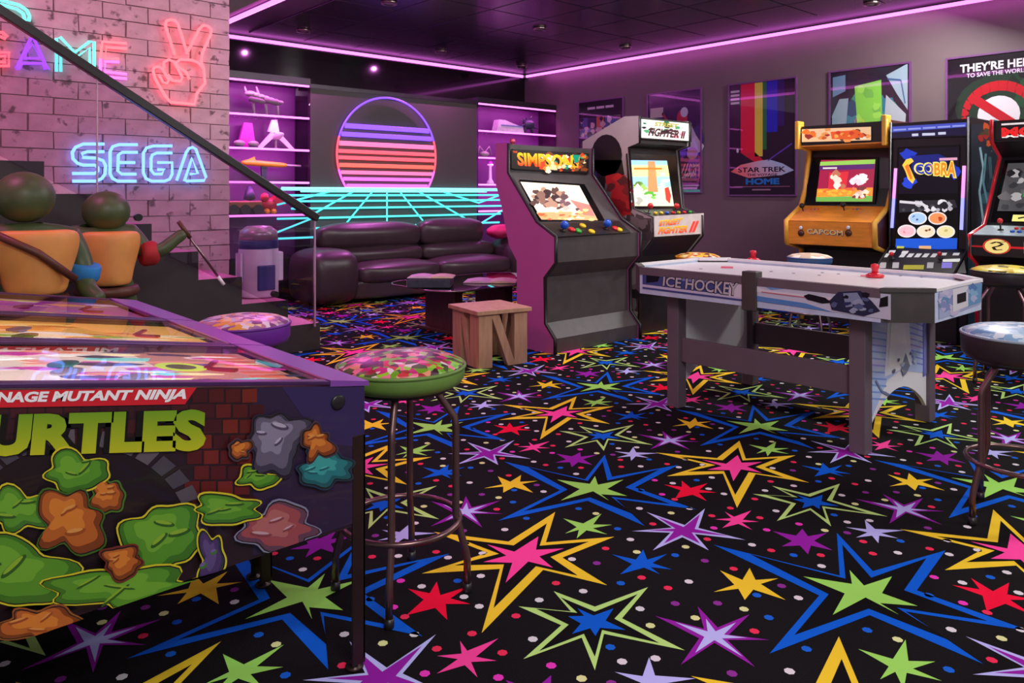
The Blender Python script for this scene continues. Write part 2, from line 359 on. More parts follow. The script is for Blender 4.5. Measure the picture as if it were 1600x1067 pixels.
# ------------------------------------------------------------------ light strips
LED = glow('magenta_led', (255, 120, 255), 2.6)
HOUSING = mat('white_diffuser_housing', (200, 190, 205), .5)
def led(name, a, b, label, r=.017):
    t = thing(name, label, 'light strip', a, 'light strips at the ceiling edges'); d = (Vector(b)-Vector(a)).normalized()
    obj('diffuser', MB().tube([a, b], r, 10), LED, t)
    for p in (a, b): obj('end_cap', MB().tube([Vector(p)-d*.02, Vector(p)+d*.02], r*1.15, 10), HOUSING, t)
    return t
led('light_strip', (XR-.03, -1.5, HC-.03), (XR-.03, YS-.06, HC-.03), 'magenta light strip along the top of the grey poster wall', .02)
led('light_strip', (XL+.1, YS-.03, HC-.03), (XR-.06, YS-.03, HC-.03), 'magenta light strip along the top of the black wall above the sofa', .022)
led('light_strip', (XL+.03, 3.5, HC-.03), (XL+.03, YS-.1, HC-.03), 'short magenta light strip above the brick wall corner', .024)
# small ceiling fittings
def fitting(px, py, label):
    p = fl(px, py, HC); t = thing('ceiling_spotlight', label, 'ceiling light', (p.x, p.y, HC))
    obj('trim_ring', MB().lathe([(.075, 0), (.08, -.008), (.078, -.03), (.05, -.034), (.045, -.012)], (p.x, p.y, HC), 20), CHROME, t)
    obj('lamp_lens', MB().lathe([(.045, -.014), (.03, -.03), (0, -.034)], (p.x, p.y, HC), 16), mat('grey_lens', (150, 140, 150), .2), t)
for px, py, l in ((474, 46, 'leftmost small ceiling spotlight above the shelves'), (689, 79, 'small ceiling spotlight above the sun sign'), (843, 43, 'ceiling spotlight near the corner, above the pink arcade cabinet'),
                  (977, 72, 'ceiling spotlight close to the poster wall light strip'), (815, 102, 'smallest ceiling spotlight, right in the far corner'), (608, 2, 'ceiling spotlight cut by the top edge of the photo'), (1362, 3, 'ceiling spotlight at top right above the orange cabinet')):
    fitting(px, py, l)
# ------------------------------------------------------------------ media wall: panel, sun sign, grid sign, shelves
px0, px1 = on_y(485, 200, YF).x, on_y(745, 200, YF).x
ZT = on_y(485, 135, YF).z
mp = thing('wall_panel', 'dark grey wall panel behind the sofa carrying the neon signs', 'wall panel', ((px0+px1)/2, YF, 0))
obj("panel_board", MB().box((px0, YF, 0), (px1, YF+.06, ZT-.02)), mat('warm_grey_panel', (84, 74, 74), .55, 0, .05, 2), mp)
obj('top_trim', MB().box((px0-.01, YF-.012, ZT-.02), (px1+.01, YF+.3, ZT+.03)), BLACK, mp)
# sun
xa, xb = on_y(524.5, 232, YF).x, on_y(678.5, 236, YF).x
sr = (xb-xa)/2; sx = (xa+xb)/2; sz = on_y(601, 153, YF).z-sr; zc = on_y(601, 294, YF).z; yN = YF-.03
sun = thing('neon_sun_sign', 'round striped purple and coral neon sun above the sofa', 'neon sign', (sx, yN, sz))
VIO, COR, HOT = glow('violet_neon', (120, 74, 255), 2.0), glow('coral_neon', (255, 84, 100), 1.7), glow('rose_neon', (248, 100, 235), 1.7)
ORG = glow('orange_coral_neon', (255, 96, 84), 1.6); MAG2 = glow('pink_coral_neon', (255, 110, 160), 1.6)
def arc(z0, z1, side):
    P = []
    for k in range(15):
        z = z0+(z1-z0)*k/14; P.append((sx+side*math.sqrt(max(0, sr*sr-(z-sz)**2)), yN, z))
    return P
zb = on_y(524, 212, YF).z; zm = on_y(530, 264, YF).z
a0 = math.asin((zb-sz)/sr)
obj('outline_tube', MB().tube([(sx+sr*math.cos(a0+(math.pi-2*a0)*k/40), yN, sz+sr*math.sin(a0+(math.pi-2*a0)*k/40)) for k in range(41)], .013), VIO, sun)
for sd in (-1, 1):
    obj('outline_tube', MB().tube(arc(zb-.005, zm, sd), .013), COR, sun); obj('outline_tube', MB().tube(arc(zm-.005, zc, sd), .013), HOT, sun)
for z0, z1, m in ((192, 200, VIO), (205.5, 213, VIO), (220, 227.5, MAG2), (233, 239, COR), (243, 249, COR), (254.5, 261, ORG), (266, 272, MAG2), (276.5, 282, HOT), (287, 294.5, HOT)):
    za, zd = on_y(530, z0, YF).z, on_y(530, z1, YF).z; zz = (za+zd)/2; hw = math.sqrt(max(0, sr*sr-(zz-sz)**2))-.02
    obj('stripe_tube', MB().box((sx-hw, yN-.012, zd), (sx+hw, yN+.012, za), .008), m, sun)
# perspective grid
yQ = yN-.035
CY = glow('cyan_neon', (72, 214, 212), 2.1); CY2 = glow('bright_cyan_neon', (120, 236, 232), 2.0)
gx0, gx1 = on_y(433, 300, YF).x, on_y(786, 300, YF).x
grid = thing('neon_grid_sign', 'cyan neon perspective grid glowing behind the sofa', 'neon sign', ((gx0+gx1)/2, yQ, .9))
def P2(px, py): 
    p = on_y(px, py, yQ); return (p.x, p.y, p.z)
for y, a, b in ((295.5, 440, 786), (299, 470, 760), (305, 446, 786), (313.5, 450, 786), (324, 455, 786), (338, 433, 782), (353, 490, 780), (366, 433, 497)):
    za = on_y(604, y, yQ).z
    obj('grid_bar', MB().tube([(P2(a, y)[0], yQ, za), (P2(b, y)[0], yQ, za)], .012 if y > 297 else .02, 6), CY2 if y < 300 else CY, grid)  # bar ends beyond the panel model reflections in the shelf sides
for a, b in (((604.7, 297), (604.7, 352)), ((584, 297), (540, 350)), ((556, 297), (490, 334)), ((524, 297), (433, 320)), ((623, 297), (665, 350)), ((650, 297), (746, 352)), ((684, 297), (748, 317)),
             ((496, 338), (433, 363)), ((786, 328), (746, 352)), ((786, 303), (748, 317))):  # this row of rays builds the grid's reflections in shelf sides as tubes
    obj('grid_ray', MB().tube([P2(*a), P2(*b)], .011, 6), CY, grid)
# glass shelf units
SG = glassmat('shelf_glass', (225, 200, 228)); PUB = mat('plum_back_panel', (96, 44, 104), .5, 0, .1, 3)
SLED = glow('shelf_led', (255, 130, 250), 2.2)
SH = [ZT, ZT-.381, ZT-.762, ZT-1.143, ZT-1.52]
def shelves(label, x0, x1, dep, zs):
    t = thing('display_shelf', label, 'shelf unit', ((x0+x1)/2, YF, 0))
    obj('back_panel', MB().box((x0, YF+dep, .0), (x1, YF+dep+.03, ZT+.06)), PUB, t)
    obj('top_board', MB().box((x0, YF-.01, ZT+.012), (x1, YF+dep, ZT+.09)), BLACK, t)
    obj('base_board', MB().box((x0, YF+.02, 0), (x1, YF+dep, .5)), BLACK, t)
    for x in (x0, x1-.012): obj('side_pane', MB().box((x, YF, .5), (x+.012, YF+dep, ZT+.01)), SG, t)
    for z in zs:
        if z < ZT-.01: obj('shelf_board', MB().box((x0+.013, YF+.004, z-.012), (x1-.013, YF+dep-.002, z)), SG, t)
        obj('light_tube', MB().tube([(x0+.015, YF-.006, z-.004), (x1-.015, YF-.006, z-.004)], .012, 6), SLED, t)
        if z > ZT-1.3: area('shelf_lamp', ((x0+x1)/2, YF+.06, z-.035), x1-x0-.1, 5, (1, .16, .9), (math.radians(38), 0, 0), .02)
    return t
xl0 = on_y(330, 200, YF).x
xr1 = XR-.01
shelves('tall glass display shelf with magenta lights beside the brick wall', xl0, px0-.005, .38, SH)
shelves('glass display shelf with magenta lights in the far right corner', px1+.015, xr1, .38, SH)
SGREY = mat('pale_grey_plastic', (176, 172, 165), .5, 0, .25, 25); SWHITE = mat('white_plastic', (240, 232, 240), .4); SDK = mat('dark_blue_grey_plastic', (52, 58, 74), .45, 0, .3, 30)
SYEL = mat('amber_yellow_plastic', (238, 170, 40), .4); SRED = mat('scarlet_plastic', (190, 40, 60), .4); SGOLD = mat('bronze_plastic', (130, 90, 50), .4, .3); SPUR = mat('plum_plastic', (190, 50, 170), .5)
yS = YF+.17
def at(px, py): return on_y(px, py, yS)
# left unit, top shelf: model craft on a stand
p = at(412, 155); zs = SH[1]+.003
t = thing('model_spacecraft', 'pale grey model spacecraft on the top left shelf', 'model', (p.x, yS, zs))
b = MB()
for i in range(7): b.ball((p.x-.16+.06*i, yS, p.z+.05-.012*i), .055-.003*i, 1.2, 1, .62)
obj('hull', b, SGREY, t)
for dx, dz in ((-.2, .08), (-.06, .09)): obj('antenna', MB().tube([(p.x+dx, yS, p.z+.05), (p.x+dx-.03, yS, p.z+.05+dz)], [.016, .009]), SGREY, t)
for dx in (-.13, .02, .16): obj('leg', MB().tube([(p.x+dx, yS, p.z), (p.x+dx+.02, yS, zs)], [.02, .012]), SGREY, t)
for dx in (-.1, .08): obj('engine_pod', MB().lathe([(.0, -.1), (.03, -.09), (.035, .05), (.02, .09), (0, .1)], (p.x+dx, yS-.06, p.z-.03), 10, axis=(1, 0, -.15)), mat('mid_grey_plastic', (120, 118, 115), .5), t)
# second shelf: white three winged craft, plum block for a purple glow, two little pieces
p = at(430, 228); zs = SH[2]+.003
t = thing('model_rocket', 'white three finned model rocket on the second left shelf', 'model', (p.x, yS, zs))
X = lambda px: at(px, 210).x
Zy = lambda py: at(430, py).z
obj('upper_fin', MB().prism([V(X(419), yS, Zy(206)), V(X(425), yS, min(Zy(181), SH[1]-.03)), V(X(433), yS, min(Zy(179), SH[1]-.025)), V(X(437), yS, Zy(208))], V(0, .03, 0)), SWHITE, t)
obj('side_fin', MB().prism([V(X(424), yS-.02, Zy(206)), V(X(430), yS-.02, Zy(212)), V(X(408), yS-.02, zs+.005), V(X(402), yS-.02, zs+.02)], V(0, .03, 0)), SWHITE, t)
obj('side_fin', MB().prism([V(X(430), yS+.02, Zy(211)), V(X(437), yS+.02, Zy(205)), V(X(462), yS+.02, zs+.015), V(X(456), yS+.02, zs+.0)], V(0, .03, 0)), SWHITE, t)
obj('hull', MB().lathe([(0, -.1), (.035, -.06), (.045, .03), (.02, .1), (0, .12)], (X(431), yS-.03, Zy(213)), 12, axis=(.3, -1, .2)), SWHITE, t)
obj('stand', MB().lathe([(.05, 0), (.05, .012), (.012, .02), (.012, Zy(216)-zs)], (X(431), yS, zs), 12), SGREY, t)
t = thing('glow_block', 'plum tapered block in place of a purple glow on the second left shelf', 'model', (X(389), yS+.06, zs))
obj('body', MB().prism([V(X(376), yS+.05, zs+.06), V(X(402), yS+.05, zs+.06), V(X(397), yS+.05, zs+.3), V(X(384), yS+.05, zs+.3)], V(0, .05, 0)), SPUR, t)  # solid block built for a purple glow on this shelf
obj('foot', MB().box((X(377), yS+.03, zs), (X(401), yS+.12, zs+.06), .01), SPUR, t)
for q, l in ((371, 'small round pale model beside the brick wall edge'), (393, 'small round pale model in front of the plum block')):
    t = thing('model_buggy', l, 'model', (X(q), yS-.05, zs))
    obj('shell', MB().ball((X(q), yS-.05, zs+.055), .05, 1.3, 1, .7), SGREY, t)
    obj('base', MB().lathe([(.05, 0), (.055, .02), (.03, .03)], (X(q), yS-.05, zs), 12), SDK, t)
# third shelf: yellow toy blaster, dark figure
zs = SH[3]+.003
t = thing('toy_blaster', 'amber yellow toy blaster on the third left shelf', 'toy', (X(405), yS, zs))
zq = at(405, 257).z
obj('barrel', MB().tube([(X(378), yS, zq+.02), (X(385), yS, zq+.02), (X(440), yS, zq), (X(447), yS, zq)], [.015, .035, .03, .022], 10), SYEL, t)
obj('sight', MB().prism([V(X(384), yS, zq+.04), V(X(400), yS, zq+.03), V(X(398), yS, zq+.09)], V(0, .02, 0)), SYEL, t)
obj('grip', MB().prism([V(X(408), yS, zq), V(X(418), yS, zq), V(X(416), yS, zs), V(X(410), yS, zs)], V(0, .03, 0)), SDK, t)
obj('muzzle', MB().tube([(X(445), yS, zq), (X(470), yS, zq-.005)], .012), SGREY, t)
zs = SH[4]+.003
t = thing('model_wagon', 'bronze and black model vehicle on the fourth left shelf', 'model', (X(382), yS, zs))
zq = at(382, 318).z
obj('body', MB().box((X(352), yS-.1, zs+.07), (X(405), yS+.08, zs+.16), .02), SGOLD, t)
obj('cab', MB().lathe([(0, .18), (.03, .165), (.05, .1), (.07, .02), (.0, .0)], (X(390), yS, zs+.16), 10), SDK, t)
for q in (360, 378, 398):
    for yy in (-.11, .07): obj('wheel', MB().tube([(X(q), yS+yy, zs+.06), (X(q), yS+yy+.03, zs+.06)], .06, 14), BLACK, t)
t = thing('toy_dragon', 'red winged toy on the fourth left shelf behind the handrail', 'toy', (X(420), yS, zs))
obj('body', MB().ball((X(420), yS, zs+.12), .09, 1.2, .8, .8), SRED, t); obj('head', MB().ball((X(411), yS-.05, zs+.2), .05), SRED, t)
for sg in (-1, 1): obj('wing', MB().prism([V(X(420), yS+.05*sg, zs+.15), V(X(436), yS+.12*sg, zs+.24), V(X(438), yS+.12*sg, zs+.1)], V(.02, .02, .01)), SRED, t)
for sg in (-1, 1): obj('foot', MB().ball((X(420)+.04*sg, yS-.04, zs+.037), .035), SYEL, t)
# right unit
X = lambda px: at(px, 190).x
zs = SH[1]+.003
t = thing('model_shuttle', 'white and pale blue model shuttle on the top right shelf', 'model', (X(790), yS, zs))
obj('hull', MB().prism([V(X(772), yS-.06, zs+.015), V(X(815), yS-.06, zs+.015), V(X(813), yS-.06, zs+.1), V(X(797), yS-.06, zs+.15), V(X(785), yS-.06, zs+.19), V(X(776), yS-.06, zs+.19)], V(0, .12, 0)), SWHITE, t)
obj('stripe', MB().box((X(779), yS-.066, zs+.1), (X(812), yS-.06, zs+.118)), mat('pale_blue_plastic', (120, 150, 200), .4), t)
obj('skid', MB().box((X(776), yS-.05, zs), (X(812), yS+.05, zs+.015)), SDK, t)
t = thing('model_beast', 'spiky dark blue model creature on the top right shelf', 'model', (X(828), yS, zs))
obj('body', MB().ball((X(826), yS, zs+.16), .085, 1.3, .9, .9), SDK, t)
r_ = random.Random(5)
for k in range(9):
    a = r_.uniform(-.6, 3.6); obj('spike', MB().tube([(X(826)+.08*math.cos(a), yS, zs+.16+.06*math.sin(a)), (X(826)+.2*math.cos(a), yS-.03, zs+.16+.14*math.sin(a))], [.02, .004], 6), SDK, t)
for dx in (-.06, .05): obj('leg', MB().tube([(X(826)+dx, yS, zs+.14), (X(826)+dx*1.6, yS, zs+.012)], [.03, .018]), SDK, t)
zs = SH[2]+.003
t = thing('toy_figure', 'small pale figure on the second right shelf behind the pink cabinet', 'toy', (X(801), yS, zs))
obj('body', MB().lathe([(.03, 0), (.05, .05), (.045, .14), (.055, .2), (.02, .23)], (X(801), yS, zs), 12), SGOLD, t); obj('head', MB().ball((X(801), yS, zs+.27), .042), SGOLD, t)
t = thing('model_bird', 'grey wire winged model on the third right shelf', 'model', (X(757), yS, zs))
obj('body', MB().ball((X(757), yS, zs+.06), .05, 1.6, 1, .8), SGREY, t)
for sg in (-1, 1): obj('wing', MB().tube([(X(757), yS, zs+.08), (X(757)+.09*sg, yS, zs+.17), (X(757)+.13*sg, yS, zs+.05)], .008), SGREY, t)
zs = SH[3]+.003
t = thing('model_tower', 'slim pale model tower on the third right shelf', 'model', (X(766), yS, zs))
obj('shaft', MB().lathe([(.06, 0), (.05, .04), (.025, .08), (.02, .26), (.05, .28), (.04, .3)], (X(766), yS, zs), 12), SWHITE, t); obj('cap', MB().ball((X(766), yS, zs+.31), .03), SPUR, t)
# things on the low ledge beside the sofa
t = thing('round_cushion', 'crumpled red and pink cushion on the far sofa arm', 'cushion', (on_y(765, 368, 8.0).x, 8.0, .72))
# (built with the sofa below)
CUSH = t
# ------------------------------------------------------------------ sofa
LEA = mat('black_leather', (66, 50, 56), .36, 0, .12, 6, .12, .5)
sofa = thing('leather_sofa', 'black leather sofa with padded arms under the neon sun', 'sofa', (5.55, 7.95, 0))
def pad(name, a, b, bev, parent=None, bulge=0, seed=0):
    mb = MB().box(a, b)
    bm = mb.bm; bmesh.ops.subdivide_edges(bm, edges=bm.edges[:], cuts=5, use_grid_fill=True)
    a, b = Vector(a), Vector(b); c = (a+b)/2; h = (b-a)/2; rn = random.Random(seed)
    for v in bm.verts:
        q = v.co-c; u = V(q.x/h.x, q.y/h.y, q.z/h.z)
        inn = V(*[max(-h[i]+bev, min(h[i]-bev, q[i])) for i in range(3)]); d = q-inn
        if d.length > 1e-6: q = inn+d.normalized()*bev
        for i in range(3):
            f = 1-abs(u[(i+1) % 3])**2; g = 1-abs(u[(i+2) % 3])**2
            q[i] += bulge*math.copysign(1, u[i])*(abs(u[i]) > .98)*max(0, f)*max(0, g)
        v.co = c+q+V(rn.uniform(-1, 1), rn.uniform(-1, 1), rn.uniform(-1, 1))*.004
    o = obj(name, mb, LEA if parent is not CUSH else mat('pink_red_cloth', (214, 44, 110), .7), parent, smooth=True); subsurf(o, 1); return o
fx = 7.6
pad('seat_base', (4.42, fx+.04, .03), (6.85, 8.3, .28), .05, sofa)
pad('seat_cushion', (4.5, fx, .2), (5.62, 8.2, .44), .09, sofa, .025, 1); pad('seat_cushion', (5.63, fx, .2), (6.78, 8.2, .44), .09, sofa, .025, 2)
pad('lumbar_cushion', (4.42, 7.98, .4), (5.62, 8.3, .62), .09, sofa, .02, 3); pad('lumbar_cushion', (5.63, 7.98, .4), (6.8, 8.3, .62), .09, sofa, .02, 4)
pad('back_cushion', (4.22, 8.02, .58), (5.62, 8.3, .9), .12, sofa, .02, 5); pad('back_cushion', (5.63, 8.02, .58), (6.66, 8.3, .92), .12, sofa, .02, 6)
pad('back_frame', (4.2, 8.2, .03), (6.66, 8.32, .66), .05, sofa)
pad('arm', (3.88, fx-.02, .02), (4.5, 8.31, .62), .16, sofa, .02, 7); pad('arm', (6.8, fx-.02, .02), (7.4, 8.31, .62), .16, sofa, .02, 8)
for x in (4.1, 7.1):
    for y in (fx+.15, 8.25): obj('foot', MB().lathe([(.03, 0), (.035, .03)], (x, y, 0), 12), BLACK, sofa)
c0 = on_y(765, 368, 8.0); c0.x = 6.9; CUSH.location = (c0.x, 8.0, .65)
pad('cover', (c0.x-.2, 7.86, .665), (c0.x+.2, 8.12, .80), .07, CUSH, .03, 9)
obj('stripe_panel', MB().ball((c0.x+.14, 7.9, .70), .08, 1, .7, .8), SWHITE, CUSH)
# ------------------------------------------------------------------ coffee table and magazines
TG = glassmat('smoked_glass', (92, 74, 96)); hT = .43
tb = thing('coffee_table', 'low smoked glass coffee table in front of the sofa', 'table', (4.6, 5.65, 0))
def rrect(x0, y0, x1, y1, r, z, n=6):
    P = []
    for cx, cy, a in ((x1-r, y1-r, 0), (x0+r, y1-r, 90), (x0+r, y0+r, 180), (x1-r, y0+r, 270)):
        for k in range(n+1): t_ = math.radians(a+90*k/n); P.append(V(cx+r*math.cos(t_), cy+r*math.sin(t_), z))
    return P
obj('glass_top', MB().prism(rrect(3.82, 5.15, 5.35, 6.15, .28, hT-.014), V(0, 0, .014)), TG, tb)
obj('top_edge', MB().tube([p+V(0, 0, .007) for p in rrect(3.82, 5.15, 5.35, 6.15, .28, hT-.014)], .009, 6, True), CHROME, tb)
WD = mat('dark_walnut', (84, 48, 48), .45, 0, .2, 8, .1, stretch=(1, 8, 1))
for x in (4.15, 4.75): obj('pedestal', MB().box((x, 5.45, .02), (x+.1, 5.9, hT-.015), .01), WD, tb)
obj('lower_shelf', MB().box((4.1, 5.4, 0), (4.9, 5.95, .03), .006), WD, tb)
PAP = mat('magazine_paper', (228, 200, 216), .5, 0, .1, 40); PAP2 = mat('cream_paper', (232, 215, 175), .5, 0, .1, 40)
def magazine(label, p, ang, s, h, open_=True):
    t = thing('magazine', label, 'magazine', p, None, ang)
    for sg in (-1, 1):
        b = MB(); n = 6; P = [V(0, -s*.65, .0)]
        top = [V(sg*s*k/n, -s*.65, .004+h*math.sin(math.pi*min(1, k/n*.9+.1))) for k in range(n+1)]
        b.prism([V(0, -s*.65, 0)]+top+[V(sg*s, -s*.65, 0)], V(0, s*1.3, 0)); obj('page_block', b, PAP if sg < 0 else PAP2, t, world=False)
        a = Art((0, 0, 0), (0, 0, 1), f=lambda x, y: V(x, y, .003+.004+h*math.sin(math.pi*min(1, abs(x)/s*.9+.1))))
        rn = random.Random(int(s*1000)+sg)
        for k in range(4):
            for q in range(3):
                x0 = sg*s*(.15+.2*k); y0 = -s*.5+q*s*.36; x1 = x0+sg*s*.16; y1 = y0+s*rn.uniform(.12, .3)
                a.rect(min(x0, x1), y0, max(x0, x1), y1, rn.choice([(90, 60, 80), (200, 90, 130), (60, 60, 90), (240, 230, 235), (190, 150, 90)]))
        o = a.build('page_print', PRINT, t)
    obj('cover', MB().box((-s*1.02, -s*.67, -.003), (s*1.02, s*.67, 0)), BLACK, t, world=False)
    return t
q = fl(672, 450, hT+.1); 
bk = thing('book', 'thick closed book under the open magazine on the glass table', 'book', (3.99, 5.58, hT+.003), None, -.75)
obj('cover', MB().box((-.19, -.15, 0), (.19, .15, .075), .006), SDK, bk, world=False); obj('page_block', MB().box((-.192, -.142, .008), (.18, .142, .067)), PAP, bk, world=False)
magazine('open magazine with cream pages on top of the thick book', (4.0, 5.58, hT+.084), -.75, .2, .014)
magazine('open magazine lying flat on the right of the glass table', (4.62, 5.5, hT+.004), -.8, .24, .016)
# ------------------------------------------------------------------ wooden stool with N shaped sides
OAK = mat('light_oak', (186, 140, 112), .55, 0, .16, 6, .1, stretch=(6, 6, 1))
ns = thing('side_table', 'oak side table with sides cut like the letter N', 'table', (3.457+.2375, 4.25+.166, 0), None, math.radians(-10))
def nside(o, ux, thick, a, h):
    b = MB(); e = a*.27
    b.obox(o, ux*e, thick, UP*h); b.obox(o+ux*(a-e), ux*e, thick, UP*h)
    P = [o+ux*(e-.0), o+ux*(e), o+ux*(a-e), o+ux*(a-e)]
    b.prism([o+ux*e*.9+UP*h, o+ux*(e*.9+a*.16)+UP*h, o+ux*(a-e*.9)+UP*0.0, o+ux*(a-e*.9-a*.16)], thick)
    return b
hs, aS = .385, .41
for k in range(4):
    R = Matrix.Rotation(k*math.pi/2, 4, 'Z'); o_ = R @ V(-aS/2, -aS/2, 0); ux = R @ V(1, 0, 0); th_ = R @ V(0, .05, 0)
    obj('n_side', nside(o_+ux*(.001 if k % 2 == 0 else .051), ux, th_, aS-(.002 if k % 2 == 0 else .102), hs), OAK, ns, world=False)
obj('table_top', MB().box((-.23, -.23, hs), (.23, .23, hs+.03), .003), OAK, ns, world=False)
# ------------------------------------------------------------------ staircase with glass balustrade
YST = 5.67
corners = [on_y(px, py, YST) for px, py in ((500, 497), (450, 463), (378, 432), (310, 395), (237, 350))]
xs = [c.x for c in corners]; rise = corners[4].z/5
while len(xs) < 12: xs.append(xs[-1]-.325)
STB = mat('matt_black_riser', (44, 38, 40), .5); TRD = mat('pink_lit_stair_carpet', (228, 150, 188), .85, 0, .1, 80, .2)  # pink light on the treads is put into the carpet colour
stair = thing('staircase', 'black staircase with pale treads climbing left along the brick wall', 'stairs', (xs[0], YST, 0))
for k in range(11):
    s_ = obj('step', MB().box((xs[k+1], YST, 0), (xs[k], YB-.035, rise*(k+1)-.022)), STB, stair)
    obj('tread', MB().box((xs[k+1], YST+.012, rise*(k+1)-.022), (xs[k], YB-.035, rise*(k+1)), .004), TRD, s_)
    obj('nosing', MB().box((xs[k+1], YST, rise*(k+1)-.022), (xs[k], YST+.012, rise*(k+1)+.002)), STB, s_)
yG = YST-.03
def yg(px, py): return on_y(px, py, yG)
ra, rb = yg(0, 16), yg(496, 341); dr = rb-ra; rA = ra-dr*.55
bal = thing('stair_railing', 'glass stair railing with a sloping black handrail', 'railing', (rb.x, yG, 0))
RAIL = mat('black_painted_steel', (24, 20, 22), .35)
zr = Vector((dr.x, 0, dr.z)).normalized(); nr = V(-zr.z, 0, zr.x)
obj('handrail', MB().obox(rA-V(0, .03, 0)-nr*.03, (rb-rA), V(0, .06, 0), nr*.058, .006), RAIL, bal)
GB = glassmat('balustrade_glass', (238, 228, 238))
def railz(x): return ra.z+(x-ra.x)*dr.z/dr.x
def botz(x):
    for k in range(11):
        if xs[k+1] < x <= xs[k]+.01: return rise*(k+1)
    return .2
xj = yg(152, 120).x; x0_, x1_ = rA.x, yg(491, 340).x
for a, b in ((x0_, xj-.006), (xj+.006, x1_)):
    obj('glass_pane', MB().prism([V(a, yG, railz(a)-.02), V(b, yG, railz(b)-.02), V(b, yG, max(.02, railz(b)-.86)), V(a, yG, railz(a)-.98)], V(0, .012, 0)), GB, bal)
obj('edge_strip', MB().box((x1_, yG-.004, .19), (x1_+.012, yG+.016, railz(x1_)-.01)), mat('polished_edge', (220, 190, 205), .2, .6), bal)
obj('edge_strip', MB().box((xj-.004, yG-.002, railz(xj)-.95), (xj+.004, yG+.014, railz(xj)-.02)), mat('polished_edge', (220, 190, 205), .2, .6), bal)
for q in (.25, .6, .9):
    x = x0_+(x1_-x0_)*q; obj('clamp', MB().tube([(x, yG-.02, railz(x)-.8), (x, YST+.002, railz(x)-.8)], .025, 12), RAIL, bal)
# ------------------------------------------------------------------ neon signs on the brick wall
yW = YB-.06
def NP(pts): return [tuple(on_y(px, py, yW)) for px, py in pts]
def neon(name, label, c, parts, posts):
    q = on_y(c[0], c[1], yW); t = thing(name, label, 'neon sign', q)
    for pn, m, lines, r in parts:
        b = MB()
        for L in lines: b.tube(NP(L), r, 6)
        obj(pn, b, m, t)
    b = MB()
    for px, py in posts: p = on_y(px, py, yW); b.tube([p, (p.x, YB-.02, p.z)], .007, 6)
    obj('wall_spacer', b, HOUSING, t); return t
ICE = glow('ice_blue_neon', (104, 165, 255), 4.0); NRED = glow('red_neon', (255, 88, 96), 3.2); NPUR = glow('purple_neon', (140, 66, 250), 2.4); NCY = glow('mint_neon', (100, 228, 212), 2.0); NMG = glow('orchid_neon', (235, 110, 240), 2.0)
neon('neon_word_sign', 'ice blue double lined neon word with four letters', (215, 255), [
    ('letter', ICE, [[(163, 225), (130, 225), (118, 230), (113, 238), (114, 248), (121, 255), (130, 258), (148, 258), (153, 262), (153, 267), (148, 271), (113, 271)],
                     [(163, 237), (136, 237), (128, 240), (129, 246), (150, 247), (161, 251), (165, 259), (164, 272), (159, 279), (150, 283), (113, 283)]], .012),
    ('letter', ICE, [[(215, 226), (186, 226), (176, 229), (172, 237), (172, 272), (176, 279), (184, 283), (213, 283)], [(215, 238), (191, 238), (185, 242), (184, 267), (190, 272), (213, 272)], [(186, 254), (211, 254)]], .012),
    ('letter', ICE, [[(269, 228), (240, 228), (229, 231), (224, 239), (224, 270), (228, 279), (237, 283), (257, 283), (265, 280), (269, 272), (269, 254), (246, 254)],
                     [(269, 239), (245, 239), (238, 242), (236, 248), (236, 266), (241, 272), (253, 272), (257, 265), (246, 265)]], .012),
    ('letter', ICE, [[(276, 282), (291, 238), (295, 232), (301, 230), (306, 233), (322, 277), (319, 282), (291, 283)], [(288, 283), (300, 247), (309, 271), (297, 272)]], .012)],
    [(130, 225), (114, 283), (190, 226), (200, 283), (240, 228), (250, 283), (295, 232), (315, 282)])
neon('neon_hand_sign', 'red neon outline of a hand making the peace sign', (285, 100), [
    ('finger_tube', NRED, [[(273, 86), (258, 39), (260, 33), (266, 31), (273, 32), (278, 38), (293, 85)], [(294, 80), (311, 46), (317, 40), (325, 41), (330, 46), (329, 54), (316, 83), (314, 95), (318, 106)]], .012),
    ('palm_tube', NRED, [[(318, 106), (320, 130), (307, 147), (304, 163), (267, 160), (258, 150), (242, 123), (239, 110), (241, 105), (247, 104)]], .012),
    ('curled_finger_tube', NRED, [[(247, 104), (253, 107), (264, 125), (261, 130), (255, 129), (248, 116)], [(256, 107), (256, 97), (264, 93), (272, 97), (285, 121), (282, 127), (269, 126), (262, 116)],
                                  [(296, 124), (291, 113), (279, 105), (275, 98), (282, 93), (300, 94), (310, 98), (318, 108)]], .012)],
    [(264, 31), (325, 41), (267, 160), (304, 162), (240, 112)])
neon('neon_letter_sign', 'multicoloured neon word sign with purple, mint and red letters', (95, 80), [
    ('red_letter', NRED, [[(12, 58), (4, 51), (-14, 48), (-34, 60), (-36, 90), (-20, 103), (14, 103), (14, 82), (-6, 82)], [(9, 61), (0, 57), (-14, 55), (-28, 64), (-29, 88), (-17, 96), (8, 97), (8, 88), (-6, 88)]], .011),
    ('purple_letter', NPUR, [[(25, 107), (28, 103), (48, 60), (53, 60), (72, 103), (76, 108), (70, 108), (66, 99), (35, 99), (30, 107), (25, 107)], [(35, 91), (50, 68), (63, 91), (35, 91)]], .011),
    ('mint_letter', NCY, [[(88, 112), (88, 60), (94, 58), (117, 82), (140, 65), (147, 65), (147, 112)], [(95, 112), (95, 72), (117, 91), (140, 75), (140, 112)]], .011),
    ('rose_letter', NRED, [[(198, 68), (160, 65), (157, 92)], [(198, 76), (166, 74), (164, 92), (186, 92)]], .011),
    ('orchid_letter', NMG, [[(157, 92), (157, 114), (162, 120), (198, 123)], [(186, 97), (164, 96), (164, 112), (198, 116)]], .011)],
    [(0, 51), (50, 60), (94, 60), (147, 66), (160, 66), (180, 120)])
